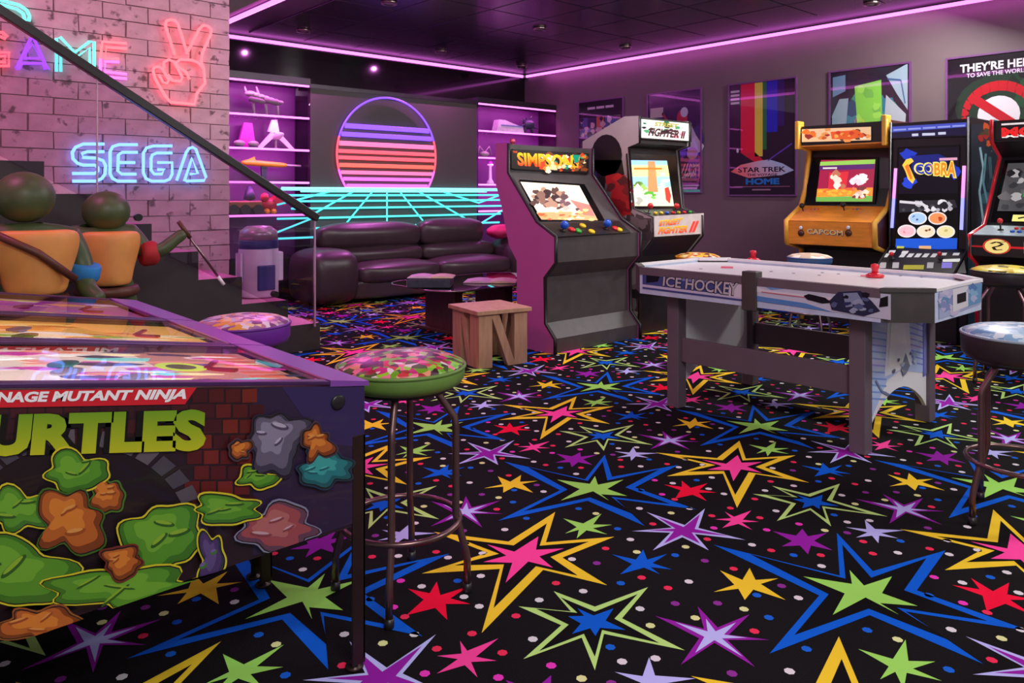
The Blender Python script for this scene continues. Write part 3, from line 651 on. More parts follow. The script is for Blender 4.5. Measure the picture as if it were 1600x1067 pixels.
neon('neon_curve_sign', 'mint neon letter curve at the top left corner', (25, 14), [
    ('letter', NCY, [[(-60, -20), (-30, -8), (8, 2), (30, 8), (42, 16), (46, 25), (45, 33)], [(-60, -10), (-30, 0), (5, 8), (26, 14), (36, 21), (39, 33)]], .012)], [(8, 2), (45, 30)])
# ------------------------------------------------------------------ plain display mannequins (left of the stairs) and the white drum
OLV = mat('dull_olive_vinyl', (70, 84, 48), .45, 0, .2, 9, .05); TAN = mat('amber_quilted_vinyl', (222, 150, 76), .5, 0, .12, 7, .05); LBR = mat('brown_leather', (92, 50, 36), .5, 0, .2, 14, .1)
SBLU = mat('sky_blue_cloth', (40, 130, 200), .7); SRD = mat('dark_red_cloth', (165, 28, 34), .7)
def skin(name, pts, edges, m, parent, sub=2):
    me = bpy.data.meshes.new(name); o0 = origin(parent); me.from_pydata([tuple(Vector(p)-o0) for p, r in pts], edges, [])
    o = bpy.data.objects.new(name, me); COL.objects.link(o); o.parent = parent; me.materials.append(m)
    md = o.modifiers.new('skin', 'SKIN'); md.use_smooth_shade = True
    for i, (p, r) in enumerate(pts):
        sv = me.skin_vertices[0].data[i]; sv.radius = r if isinstance(r, tuple) else (r, r); sv.use_root = (i == 0)
    subsurf(o, sub); return o
def mannequin(label, Y, head, neck, chest, belly, sl, sr, armL, armR, hr, cw):
    P = lambda q, dy=0: on_y(q[0], q[1], Y)+V(0, dy, 0)
    b0 = P(belly); t = thing('display_mannequin', label, 'mannequin', (b0.x, Y, 0))
    hip = V(b0.x, Y, b0.z-.10)
    pts = [(hip, .13), (b0, .135), (P(chest), (.17, .13)), (P(neck), .06), (P(sl), .075), (P(sr), .075)]
    ed = [(0, 1), (1, 2), (2, 3), (2, 4), (2, 5)]
    for arm, s0 in ((armL, 4), (armR, 5)):
        k = s0
        for q in arm: pts.append((on_y(q[0], q[1], Y-q[2])+V(0, 0, 0), q[3])); ed.append((k, len(pts)-1)); k = len(pts)-1
    for sg in (-1, 1):
        k = 0
        for z, r, dx in ((hip.z*.85, .095, .1), (hip.z*.45, .07, .13), (.06, .05, .14)):
            pts.append((V(hip.x+sg*dx, Y, z), r)); ed.append((k, len(pts)-1)); k = len(pts)-1
        pts.append((V(hip.x+sg*.15+.03, Y-.12, .045), .045)); ed.append((k, len(pts)-1))
    skin('body', pts, ed, OLV, t)
    hc = P(head); obj('head', MB().ball(hc, hr, 1.08, 1.1, 1.0, 20, 14), OLV, t)
    # padded waistcoat: two front panels
    cz, bz = P(chest), P(belly)
    v = MB().box((cz.x-cw, Y-.22, bz.z-.06), (cz.x+cw, Y-.02, cz.z+.1)); bm = v.bm
    bmesh.ops.subdivide_edges(bm, edges=bm.edges[:], cuts=3, use_grid_fill=True)
    for q in bm.verts:
        u = (q.co.x-cz.x)/cw; q.co.y += .10*u*u; zf = (q.co.z-bz.z)/(cz.z-bz.z); q.co.x = cz.x+(q.co.x-cz.x)*(.72+.3*max(0, min(1, zf)))
    o = obj('waistcoat', v, TAN, t, smooth=True); subsurf(o, 2)
    obj('belt', MB().lathe([(.17, -.03), (.185, 0), (.17, .03)], (b0.x, Y-.02, bz.z-.1), 24, 1, .95), LBR, t)
    return t
t = mannequin('faceless olive display mannequin in an amber waistcoat, nearest the photo edge', 4.75, (38, 308), (45, 350), (52, 388), (48, 440), (-14, 372), (112, 372), ((-40, 420, .05, .06), (-45, 470, .1, .05)), ((128, 412, .02, .062), (136, 452, .1, .052), (160, 470, .2, .04)), .135, .2)
c_ = on_y(52, 400, 4.75)
obj('shoulder_strap', MB().tube([(c_.x-.23, 4.6, c_.z+.15), (c_.x-.02, 4.51, c_.z+.03), (c_.x+.16, 4.56, c_.z-.12)], .02, 8), LBR, t)
q = on_y(133, 425, 4.70); obj('arm_band', MB().lathe([(.066, -.045), (.075, -.03), (.078, .03), (.068, .045)], q, 16, axis=(.1, -.2, 1)), SBLU, t)
t = mannequin('faceless olive display mannequin with one arm stretched towards the stairs', 5.2, (166, 330), (162, 360), (166, 386), (166, 428), (118, 368), (206, 366), ((100, 405, .05, .06), (108, 445, .1, .05)), ((228, 394, .05, .058), (252, 392, .1, .05), (276, 372, .1, .04), (290, 362, .1, .045)), .125, .17)
q = on_y(232, 396, 5.14); obj('elbow_pad', MB().lathe([(.064, -.05), (.078, -.03), (.078, .03), (.066, .05)], q, 16, axis=(1, 0, .1)), SRD, t)
a_, b_ = on_y(283, 352, 5.1), on_y(347, 441, 5.1)
t = thing('thin_baton', 'thin pale metal baton held out by the mannequin at the stairs', 'baton', b_)
obj('shaft', MB().tube([a_, b_], .008, 8), CHROME, t); d_ = (b_-a_).normalized(); obj('grip', MB().tube([a_-d_*.03, a_+d_*.1], .014, 8), LBR, t); obj('tip', MB().tube([b_-d_*.05, b_+d_*.02], .012, 8), SWHITE, t)
yD = 6.02; zD = rise*2+.003+.003
bc = hit(404, 440, V(0, yD, 0), V(0, 1, 0)); DW = mat('white_drum_enamel', (236, 236, 250), .35, 0, .06, 6); DB = mat('slate_blue_enamel', (70, 80, 140), .35)
t = thing('white_drum', 'white lidded drum standing on the second stair tread', 'drum', (bc.x, yD, zD)); rD = .155
zt_ = on_y(404, 352, yD).z
obj('body', MB().lathe([(rD*.9, 0), (rD, .02), (rD, (zt_-zD)*.66), (rD*.97, (zt_-zD)*.68)], (bc.x, yD, zD), 32), DW, t)
obj('band', MB().lathe([(rD*.99, (zt_-zD)*.68), (rD*1.0, (zt_-zD)*.70), (rD*1.0, (zt_-zD)*.78), (rD*.98, (zt_-zD)*.8)], (bc.x, yD, zD), 32), DB, t)
obj('lid', MB().lathe([(rD*.98, (zt_-zD)*.8), (rD*.94, (zt_-zD)*.92), (rD*.6, (zt_-zD)*.99), (0, (zt_-zD)*1.0)], (bc.x, yD, zD), 32), mat('satin_lid', (190, 180, 190), .3, .4), t)
for sg in (-1, 1): obj('handle', MB().box((bc.x+sg*rD*1.0-.012, yD-.06, zD+.12), (bc.x+sg*rD*1.0+.02*sg+.012, yD+.04, zD+(zt_-zD)*.62), .01), DW, t)
obj('front_panel', MB().box((bc.x-.07, yD-rD-.012, zD+.06), (bc.x+.07, yD-rD+.03, zD+.26), .01), DB, t)
# ------------------------------------------------------------------ posters on the grey wall
xP = XR-.012
FRM = mat('plum_poster_frame', (104, 60, 112), .35)
def poster(label, x0, y0, x1, y1, bot, draw, frame=True, bg=(30, 22, 34)):
    # top-left (x0,y0), top-right (x1,y1), bottom height taken from the px of the left bottom corner
    a = on_x(x0, y0, xP); b = on_x(x1, y1, xP); zb = on_x(x0, bot, xP).z; zt = (a.z+b.z)/2; ya, yb = a.y, b.y
    t = thing('movie_poster', label, 'poster', (xP, (ya+yb)/2, zb))
    obj('backing', MB().box((xP, yb, zb), (XR-.001, ya, zt)), BLACK, t)
    e = .018
    for p, q in (((ya, zb), (ya+e, zt)), ((yb-e, zb), (yb, zt)), ((yb-e, zt), (ya+e, zt+e)), ((yb-e, zb-e), (ya+e, zb))):
        obj('frame_bar', MB().box((xP-.014, min(p[0], q[0]), p[1]), (XR-.001, max(p[0], q[0]), q[1])), FRM, t)
    ar = Art((xP, 0, 0), (-1, 0, 0), f=lambda u, v: V(xP, ya+(yb-ya)*u, zt+(zb-zt)*v)); ar.n = V(-1, 0, 0)
    ar.rect(0, 0, 1, 1, bg, 1); draw(ar); ar.build('sheet', GLOSSP, t)
    obj('glazing', MB().box((xP-.010, yb, zb), (xP-.0085, ya, zt)), glassmat('poster_glazing', (250, 248, 250)), t)
    return t
def tq(x0, y0, x1, y1): return [(x0, y0), (x1, y0), (x1, y1), (x0, y1)]
def pA(a):
    for k in range(3): a.rect(.2+.21*k, .07, .38+.21*k, .1, (215, 210, 216), 3)
    for r in range(2):
        for k in range(5):
            a.rect(.03+.19*k, .2+.3*r, .2+.19*k, .46+.3*r, [(70, 90, 140), (40, 44, 80), (190, 110, 80), (90, 100, 130), (120, 90, 100)][(k+r) % 5], 2); a.scatter(6, .04+.19*k, .22+.3*r, .19+.19*k, .44+.3*r, [(220, 215, 225), (30, 26, 40), (200, 180, 170), (90, 110, 170)], .03, .07, 3, k+9*r)
def pB(a):
    a.rect(0, 0, 1, .45, (28, 16, 60), 2); a.scatter(16, .0, .45, 1, .92, [(90, 60, 150), (40, 40, 110), (200, 190, 210), (60, 110, 190), (30, 16, 40)], .05, .16, 2, 4)
    a.oval(.66, .27, .1, .09, (190, 40, 50), 5); a.oval(.7, .21, .07, .05, (200, 200, 220), 6); a.poly([(.45, .42), (.62, .32), (.82, .33), (.92, .45), (.8, .5), (.55, .5)], (190, 180, 200), 4); a.oval(.66, .4, .1, .05, (170, 30, 45), 5)
    a.rect(.04, .14, .3, .24, (196, 190, 180), 4); a.line([(.28, .2), (.45, .34)], .03, (170, 40, 60), 4)
    for k in range(6): a.line([(.72+.05*k, .72), (.62+.07*k, .86)], .012, (200, 195, 210), 6); a.line([(.66+.05*k, .86), (.98-.03*k, .73)], .012, (200, 195, 210), 6)
    a.rect(.05, .93, .97, .945, (190, 180, 205), 5); a.rect(.6, .955, .94, .97, (190, 184, 204), 5); a.oval(.85, .62, .1, .06, (190, 140, 130), 6)
def pC(a):
    a.rect(.18, 0, .44, .62, (238, 24, 60), 2); a.rect(.4, 0, .52, .66, (238, 210, 70), 3); a.rect(.52, 0, .58, .6, (40, 120, 60), 2); a.rect(.58, 0, .74, .45, (34, 40, 205), 2); a.rect(.74, 0, .84, .4, (50, 24, 110), 2)
    a.poly([(.18, .62), (.4, .62), (.54, .7), (.42, .72)], (220, 30, 60), 3)
    for k in range(4): a.rect(.02, .05+.035*k, .16, .07+.035*k, (200, 195, 205), 4)
    a.poly([(.02, .79), (.18, .73), (.45, .7), (.62, .69), (.82, .73), (.98, .79), (.8, .83), (.3, .85)], lambda x, y: (250, 120+int(80*x), 110+int(130*x)) if x < .6 else (190, 215, 245), 4)
    a.text('STAR TREK', tq(.14, .755, .86, .8), (30, 20, 40), 6); a.text('THE VOYAGE', tq(.28, .812, .74, .834), (60, 30, 60), 6, .02); a.text('HOME', tq(.26, .855, .77, .91), (40, 130, 215), 6, .05)
    a.line([(.6, .7), (.95, .56)], .012, (110, 70, 200), 4); a.rect(.08, .925, .92, .932, (150, 100, 130), 4); a.rect(.36, .95, .64, .962, (170, 134, 160), 4); a.oval(.1, .4, .05, .03, (60, 20, 50), 3); a.oval(.13, .6, .018, .02, (220, 215, 225), 3)
def pD(a):
    a.rect(0, 0, 1, .7, (26, 34, 44), 2); a.poly([(.32, .13), (.66, .1), (.67, .34), (.62, .5), (.46, .54), (.36, .47)], (140, 225, 75), 5)
    a.poly([(.3, .22), (.2, .4), (.12, .75), (.86, .75), (.78, .42), (.68, .22)], (40, 140, 156), 3); a.poly([(.34, .5), (.26, .75), (.72, .75), (.64, .5)], (130, 215, 222), 4)
    a.scatter(30, .2, .25, .8, .7, [(30, 130, 150), (50, 180, 200), (120, 220, 225), (20, 80, 110), (60, 160, 120)], .05, .12, 3, 6)
    a.scatter(8, .34, .15, .63, .45, [(165, 240, 90), (120, 200, 80), (100, 190, 110)], .03, .06, 6, 8)
    a.poly([(.02, .35), (.12, .22), (.24, .22), (.2, .5), (.1, .75), (.02, .75)], (150, 185, 190), 4); a.poly([(.03, .04), (.2, .03), (.2, .16), (.03, .2)], (110, 150, 180), 4)
    a.poly([(.72, .07), (.98, .0), (.98, .35), (.85, .22)], (165, 195, 205), 4); a.poly([(.72, .22), (.96, .38), (.92, .75), (.78, .72), (.7, .4)], (185, 200, 205), 4); a.line([(.74, .1), (.9, .12), (.95, .3)], .015, (60, 110, 150), 6)
    a.line([(.46, .53), (.55, .54)], .01, (40, 90, 50), 8); a.rect(0, .62, 1, 1, (20, 60, 74), 2); a.scatter(12, .1, .64, .9, .96, [(40, 130, 150), (120, 190, 190), (30, 60, 80)], .05, .1, 4, 10)
def pE(a):
    a.oval(.5, .36, .42, .22, (30, 52, 34), 2); a.scatter(10, .2, .2, .85, .55, [(28, 60, 34), (36, 74, 44), (24, 40, 28)], .06, .12, 3, 2)
    a.text("THEY'RE HERE", tq(.13, .045, .88, .105), (235, 235, 240), 8, .03); a.text('TO SAVE THE WORLD.', tq(.2, .115, .82, .145), (215, 215, 222), 8, .02)
    a.ring(.52, .42, .34, .2, .07, (190, 22, 34), 5); a.line([(.28, .3), (.76, .54)], .07, (190, 22, 34), 6)
    a.oval(.52, .42, .21, .13, (226, 222, 226), 4); a.rect(.1, .78, .9, .8, (150, 140, 150), 4)
poster('poster with two rows of portraits, leftmost on the grey wall', 905, 161, 973, 153, 282, pA)
poster('dark violet poster with a red helmeted figure behind the white lit cabinet', 1013, 149, 1095, 139, 300, pB)
poster('rainbow striped poster with lettering at its foot', 1140, 133, 1243, 123, 304, pC, bg=(44, 22, 46))
poster('teal and lime poster above the orange arcade cabinet', 1298, 114, 1421, 99, 306, pD)
poster('black poster with a red ring and white lettering at the right edge', 1481, 95, 1640, 73, 309, pE, bg=(26, 22, 26))
# ------------------------------------------------------------------ arcade cabinets
class Cab:
    def __init__(s, label, P0, U, D, w, prof, sidem, bodym, trimm, nf, tr=.012, inset=.02, t=.022):
        s.P0, s.U, s.D, s.w, s.prof = Vector(P0), Vector(U), Vector(D), w, prof
        s.t = thing('arcade_cabinet', label, 'arcade cabinet', s.P0+s.U*w/2)
        pts = lambda x, ins=0, top=0: [s.at(d+(ins if i < nf else -.01), x, min(z, max(q[1] for q in prof)-top)) for i, (d, z) in enumerate(prof)]
        for k, x in enumerate((0, w-t)): setattr(s, 'side%d' % k, obj('side_panel', MB().prism(pts(x), s.U*t), sidem, s.t))
        s.body = obj('cabinet_body', MB().prism(pts(t+.001, inset, .012), s.U*(w-2*t-.002)), bodym, s.t)
        for x in (t/2, w-t/2): obj('edge_trim', MB().tube([s.at(d, x, z) for d, z in prof[:nf]], tr, 6), trimm, s.t)
        s.inset = inset
    def at(s, d, x, z): return s.P0+s.D*d+s.U*x+UP*z
    def plane(s, i, j, out=.004):
        (d0, z0), (d1, z1) = s.prof[i], s.prof[j]; a = s.at(d0+s.inset, 0, z0); v = s.D*(d1-d0)+UP*(z1-z0); n = s.U.cross(v).normalized()
        if n.dot(s.D) > 0 and abs(n.dot(s.D)) > .05 or (abs(n.dot(s.D)) <= .05 and n.z < 0): n = -n
        return a+n*out, n
    def panel(s, name, i, j, q, m, th=.012, out=.0):       # a slab on a face, from px corners
        p, n = s.plane(i, j, out); P = [hit(x, y, p, n) for x, y in q]
        return obj(name, MB().prism(P, n*th), m, s.t), p+n*(th+.001), n
def pill(parent, name, p, n, r, h, m): return obj(name, MB().lathe([(r, 0), (r, h*.7), (r*.75, h), (0, h)], p, 12, axis=n), m, parent)
def stick(parent, p, n, m, h=.07, r=.017):
    j = obj('joystick', MB().lathe([(.022, 0), (.018, .006), (.006, .01), (.006, h)], p, 10, axis=n), BLACK, parent)
    obj('ball_top', MB().ball(p+n*h, r, 1, 1, 1, 10, 8), m, j)
BC = {k: mat('button_'+k, c, .3) for k, c in dict(red=(220, 40, 50), blue=(30, 90, 210), yellow=(235, 200, 40), green=(60, 170, 60), white=(225, 225, 230)).items()}
SCRB = mat('black_screen_bezel', (10, 9, 11), .2)
# --- pink sided cabinet
P0 = fl(866, 554); pr = [on_x(px, py, P0.x) for px, py in ((866, 554), (866, 531), (851, 506), (850, 434), (867, 411), (867, 370), (838, 347), (800, 282), (793, 270), (793, 224), (773, 224), (773, 286), (782, 320), (794, 383), (806, 407), (807, 541))]
prof = [(p.y-P0.y, max(0, p.z)) for p in pr]; prof[0] = (0, 0); prof[-1] = (prof[-1][0], 0)
PINK = mat('orchid_side_laminate', (186, 92, 158), .45, 0, .04, 3)
c1 = Cab('wide arcade cabinet with a plain pink side near the sofa', (P0.x, P0.y, 0), (1, 0, 0), (0, 1, 0), 1.06, prof, PINK, mat('graphite_laminate', (72, 64, 66), .45), BLACK, 10, .016)
m, p, n = c1.panel('marquee', 8, 9, ((799, 233), (918, 240), (917, 271), (799, 264)), BLACK, .02)
a = Art(p, n); a.poly([(799, 234), (918, 241), (917, 270), (799, 263)], (34, 26, 24), 1)
a.text('THE', ((801, 236), (808, 236), (808, 239), (801, 239)), (230, 90, 40), 4)
a.scatter(34, 846, 241, 914, 266, [(200, 60, 30), (240, 190, 60), (30, 140, 110), (230, 220, 200), (120, 60, 30), (220, 120, 40), (60, 40, 30)], 3, 7, 2, 5)
a.text('SIMPSONS', ((807, 238), (906, 243), (905, 265), (809, 259)), lambda u, v: (240, int(70+130*v), 30) if u < .45 else (235, int(150+50*v), 40), 4, .04)
a.scatter(20, 852, 252, 914, 268, [(230, 200, 150), (120, 70, 40), (200, 70, 40), (240, 220, 190)], 2.5, 5, 6, 9); a.poly([(894, 242), (905, 242), (903, 254), (897, 254)], (20, 140, 110), 9)
a.build('marquee_print', BACKLIT, m)
sc, p, n = c1.panel('screen', 6, 7, ((811, 282), (912, 289), (944, 346), (843, 346)), SCRB, .012)
a = Art(p, n); a.poly([(813, 284), (905, 290), (934, 344), (846, 343)], (236, 222, 198), 1); a.poly([(838, 332), (925, 330), (934, 344), (846, 343)], (226, 160, 110), 2); a.poly([(890, 312), (921, 320), (930, 338), (912, 336)], (206, 120, 110), 3)
a.scatter(46, 832, 296, 884, 322, [(86, 60, 56), (130, 96, 84), (60, 42, 44), (170, 130, 110)], 3, 7, 3, 3, .8); a.scatter(10, 872, 306, 904, 328, [(110, 80, 90), (90, 66, 70), (200, 170, 160)], 3, 6, 4, 4); a.scatter(24, 846, 328, 926, 343, [(240, 200, 130), (214, 130, 70), (240, 220, 180), (200, 90, 60)], 3, 6, 5, 5, .4)
a.build('screen_picture', SCREEN, sc)
p, n = c1.plane(5, 6, .001)
cp = obj('control_panel', MB().prism([hit(x, y, p, n) for x, y in ((846, 350), (967, 346), (985, 364), (868, 371))], n*.006), mat('black_control_panel', (40, 36, 38), .35), c1.t); p = p+n*.007
for x, y, k in ((893, 360, 'red'), (903, 362, 'green'), (910, 354, 'yellow'), (924, 363, 'yellow'), (961, 358, 'red'), (967, 360, 'yellow')): pill(cp, 'button', hit(x, y, p, n), n, .03, .02, BC[k])
for x, y in ((879, 360), (946, 357)): stick(c1.t, hit(x, y, p, n), n, BC['blue'], .05, .035)
obj('coin_tray_ledge', MB().box((P0.x+.03, P0.y+prof[3][0]-.0, prof[3][1]+.02), (P0.x+1.03, P0.y+prof[3][0]+.05, prof[3][1]+.04)), BLACK, c1.t)
# --- white sided cabinet behind it
P0 = fl(997, 524); pr = [on_x(px, py, P0.x) for px, py in ((997, 524), (997, 402), (1019, 373), (1019, 340), (989, 326), (981, 230), (998, 223), (998, 181), (974, 182), (909, 221), (912, 500))]
prof = [(p.y-P0.y, max(0, p.z)) for p in pr]; prof[0] = (0, 0); prof[-1] = (prof[-2][0], 0)
w2 = on_y(1078, 200, pr[7].y).x-P0.x
c2 = Cab('tall arcade cabinet with a grey painted side and white lit marquee', (P0.x, P0.y, 0), (1, 0, 0), (0, 1, 0), w2, prof, mat('pale_grey_laminate', (176, 160, 164), .5, 0, .05, 5), BLACK, BLACK, 8, .012)
a = Art((P0.x-.002, 0, 0), (-1, 0, 0)); LOWG = (86, 76, 78)
a.poly([(997, 524), (997, 340), (1018, 341), (1018, 372), (997, 402)], LOWG, 1); a.poly([(924, 330), (997, 345), (997, 523), (930, 540)], (60, 52, 54), 1)
a.oval(948, 243, 24, 33, (14, 10, 12), 2); a.poly([(926, 250), (972, 250), (985, 330), (960, 345), (925, 330)], (24, 14, 18), 2); a.poly([(946, 275), (966, 270), (984, 282), (985, 330), (966, 345), (950, 320)], (176, 28, 36), 4); a.poly([(946, 285), (956, 300), (952, 330), (944, 310)], (96, 88, 96), 5)
a.scatter(14, 950, 278, 984, 335, [(200, 36, 40), (130, 20, 28), (90, 30, 36)], 4, 9, 6, 2, 1); a.poly([(924, 275), (932, 268), (944, 330), (934, 330)], (52, 34, 110), 4); a.line([(946, 318), (960, 345)], 2.5, (200, 190, 195), 8)
a.scatter(26, 972, 340, 1014, 372, [(92, 80, 84), (60, 50, 54), (120, 106, 108), (74, 64, 66)], 5, 10, 3, 3, 1); a.scatter(16, 978, 410, 995, 515, [(120, 106, 106), (70, 60, 62), (150, 136, 134), (40, 34, 36)], 4, 9, 3, 6, 1.6)
a.build('side_print', PRINT, c2.side0)
m, p, n = c2.panel('marquee', 6, 7, ((1000, 184), (1078, 192), (1078, 222), (1000, 217)), BLACK, .02)
a = Art(p, n); a.poly([(1002, 186), (1076, 193), (1076, 220), (1002, 215)], (226, 222, 214), 1); a.scatter(14, 1004, 190, 1060, 212, [(30, 90, 60), (20, 30, 30), (60, 140, 90), (20, 20, 26)], 2.5, 6, 2, 3, .6); a.scatter(10, 1026, 204, 1068, 216, [(230, 130, 150), (30, 20, 26), (236, 180, 190)], 2.5, 5, 3, 5, .6)
a.text('STREET', ((1022, 190), (1060, 194), (1060, 200), (1022, 197)), (150, 140, 50), 6, .04, .2); a.text('FIGHTER II', ((1014, 199), (1071, 205), (1070, 217), (1012, 212)), (60, 26, 34), 6, .04, .2)
a.build('marquee_print', SCREEN, m)
sc, p, n = c2.panel('screen', 4, 5, ((978, 240), (1054, 243), (1064, 328), (984, 326)), SCRB, .01)
a = Art(p, n); a.poly([(984, 250), (1042, 251), (1053, 322), (991, 322)], (150, 200, 235), 1); a.poly([(985, 258), (1043, 258), (1046, 276), (987, 276)], (236, 236, 150), 2); a.poly([(988, 292), (1048, 292), (1053, 322), (991, 322)], (226, 232, 190), 2)
a.poly([(1012, 252), (1023, 252), (1028, 300), (1012, 300)], (196, 140, 90), 4); a.scatter(12, 988, 282, 1020, 296, [(110, 150, 60), (90, 120, 50), (150, 190, 90)], 3, 6, 5, 3, .7); a.scatter(10, 990, 294, 1010, 316, [(238, 236, 232), (210, 210, 205), (170, 170, 160)], 4, 7, 6, 4, 1); a.scatter(6, 1008, 300, 1030, 310, [(90, 170, 60), (120, 200, 90)], 3, 5, 6, 7, .6)
a.poly([(1038, 294), (1044, 292), (1048, 306), (1046, 318), (1040, 312)], (196, 60, 50), 7); a.scatter(5, 1030, 270, 1044, 292, [(240, 246, 250), (190, 220, 240)], 3, 6, 3, 8); a.rect(990, 262, 1034, 265, (230, 120, 40), 6)
a.build('screen_picture', SCREEN, sc)
p, n = c2.plane(2, 3, .001)
m = obj('control_front', MB().prism([hit(x, y, p, n) for x, y in ((1019, 338), (1098, 333), (1098, 365), (1020, 370))], n*.012), mat('ivory_laminate', (220, 206, 204), .4), c2.t); p = p+n*.013
a = Art(p, n); a.text('STREET', ((1028, 345), (1068, 340), (1064, 350), (1030, 353)), lambda u, v: (225, int(60+130*v), 40), 3, .04, .3); a.text('FIGHTER', ((1028, 355), (1074, 352), (1073, 363), (1028, 366)), lambda u, v: (225, int(50+130*v), 40), 3, .04, .3); a.text('II', ((1078, 346), (1092, 345), (1090, 362), (1076, 363)), (220, 60, 50), 3, .04, .3); a.build('lettering', BACKLIT, m)
p, n = c2.plane(3, 4, .001); cp = obj('control_panel', MB().prism([hit(x, y, p, n) for x, y in ((1006, 331), (1082, 329), (1096, 334), (1020, 340))], n*.006), BLACK, c2.t); p = p+n*.006
for k, c_ in enumerate(('yellow', 'yellow', 'blue', 'red', 'yellow', 'red', 'green')): pill(cp, 'button', hit(1024+9*k, 334.5-.3*k, p, n), n, .017, .02, BC[c_])
for x in (1013, 1054): stick(c2.t, hit(x, 333, p, n), n, BC['red'], .07, .026)
obj('light_canopy', MB().box((P0.x+.03, pr[5].y-.06, pr[5].z+.02), (P0.x+w2-.03, pr[5].y+.1, pr[5].z+.05)), SDK, c2.t)
# --- three cabinets along the grey wall, facing the room
def yprof(pxs, Y, X0):
    r = [on_y(px, py, Y) for px, py in pxs]; return [(p.x-X0, max(0, p.z)) for p in r]
XC = 7.2; yl = on_x(1243, 200, XC).y; yr = on_x(1383, 200, XC).y
pr = yprof(((1251, 470), (1251, 388), (1228, 379), (1227, 345), (1250, 322), (1257, 295), (1263, 236), (1245, 229), (1245, 196)), yl, XC)
pr[0] = (pr[1][0], 0); dB = .82; pr += [(dB, pr[-1][1]), (dB, 0)]
ORW = mat('orange_varnished_wood', (226, 138, 46), .4, 0, .14, 8, .05, stretch=(1, 1, 6)); YLW = mat('honey_wood_edge', (236, 172, 62), .4, 0, .1, 10)
c3 = Cab('orange wooden arcade cabinet with honey coloured edges below the teal poster', (XC, yl, 0), (0, -1, 0), (1, 0, 0), yl-yr, pr, mat('dark_red_side', (70, 26, 24), .5), BLACK, YLW, 9, .026, .03)
m, p, n = c3.panel('marquee', 7, 8, ((1252, 200), (1362, 196), (1362, 221), (1252, 224)), BLACK, .012)
a = Art(p, n); a.poly([(1253, 202), (1361, 198), (1361, 219), (1253, 222)], (236, 196, 150), 1)
a.scatter(30, 1256, 202, 1358, 219, [(200, 90, 40), (240, 225, 200), (150, 50, 40), (230, 150, 80), (90, 70, 50), (240, 120, 40)], 3, 7, 2, 12, .6); a.poly([(1298, 206), (1340, 203), (1352, 212), (1330, 218), (1300, 217)], (226, 96, 40), 6); a.scatter(8, 1302, 205, 1348, 216, [(245, 170, 80), (200, 60, 40)], 2, 5, 7, 14, .6)
a.build('marquee_print', BACKLIT, m)
for x in (.012, c3.w-.012): obj('marquee_post', MB().obox(c3.at(pr[7][0]-.03, x-.02, pr[7][1]-.03), V(.12, 0, 0), V(0, -.04, 0), UP*(pr[8][1]-pr[7][1]+.07), .008), YLW, c3.t)
p, n = c3.plane(6, 7, .002); obj('speaker_board', MB().prism([c3.at(pr[7][0]+.02, .03, pr[7][1]-.005), c3.at(pr[7][0]+.02, c3.w-.03, pr[7][1]-.005), c3.at(pr[6][0]+.03, c3.w-.03, pr[6][1]), c3.at(pr[6][0]+.03, .03, pr[6][1])], UP*.012), ORW, c3.t)
sc, p, n = c3.panel('screen', 4, 6, ((1264, 246), (1373, 246), (1368, 318), (1260, 319)), SCRB, .01)
a = Art(p, n); a.poly([(1283, 250), (1368, 249), (1363, 315), (1275, 315)], (160, 34, 70), 1); a.poly([(1282, 253), (1368, 249), (1367, 256), (1281, 259)], (150, 210, 90), 3); a.poly([(1281, 259), (1367, 256), (1366, 264), (1280, 266)], (90, 40, 110), 2)
a.poly([(1277, 295), (1364, 293), (1363, 315), (1275, 315)], (240, 150, 50), 2); a.poly([(1275, 308), (1363, 306), (1363, 315), (1275, 315)], (110, 180, 80), 4); a.poly([(1296, 270), (1326, 268), (1322, 295), (1294, 296)], (216, 50, 60), 2)
a.scatter(9, 1302, 270, 1318, 292, [(240, 226, 200), (190, 120, 90), (250, 240, 220)], 4, 6, 5, 4, 1); a.scatter(7, 1332, 276, 1352, 288, [(250, 240, 240), (230, 220, 225)], 5, 8, 5, 5, .7); a.scatter(14, 1326, 292, 1356, 309, [(240, 190, 170), (230, 120, 90), (120, 60, 60), (250, 230, 210)], 3, 6, 5, 6, .7); a.scatter(20, 1278, 296, 1360, 310, [(245, 180, 60), (225, 110, 50), (250, 210, 120)], 3, 6, 3, 7, .5)
a.line([(1286, 263), (1308, 262.5)], 2.5, (220, 220, 210), 5)
a.build('screen_picture', SCREEN, sc)
p, n = c3.plane(3, 4, .0); cp = obj('control_panel', MB().prism([c3.at(pr[3][0]+.01, .025, pr[3][1]+.0), c3.at(pr[3][0]+.01, c3.w-.025, pr[3][1]), c3.at(pr[4][0]+.03, c3.w-.025, pr[4][1]), c3.at(pr[4][0]+.03, .025, pr[4][1])], UP*.006+V(-.004, 0, 0)), ORW, c3.t)
fr = obj('front_board', MB().obox(c3.at(pr[2][0]-.001, .025, pr[2][1]-.01), V(.024, 0, 0), V(0, -(c3.w-.05), 0), UP*(pr[3][1]-pr[2][1]+.012), .008), ORW, c3.t)
p0 = c3.at(pr[2][0]-.003, 0, 0); a = Art(p0, (-1, 0, 0)); a.text('CAPCOM', ((1262, 357), (1318, 360), (1318, 369), (1262, 366)), (70, 90, 130), 2, .05); a.text('CAPCOM', ((1261, 357), (1317, 360), (1317, 368), (1261, 365)), (236, 200, 130), 3, .03); a.build('lettering', PRINT, fr)
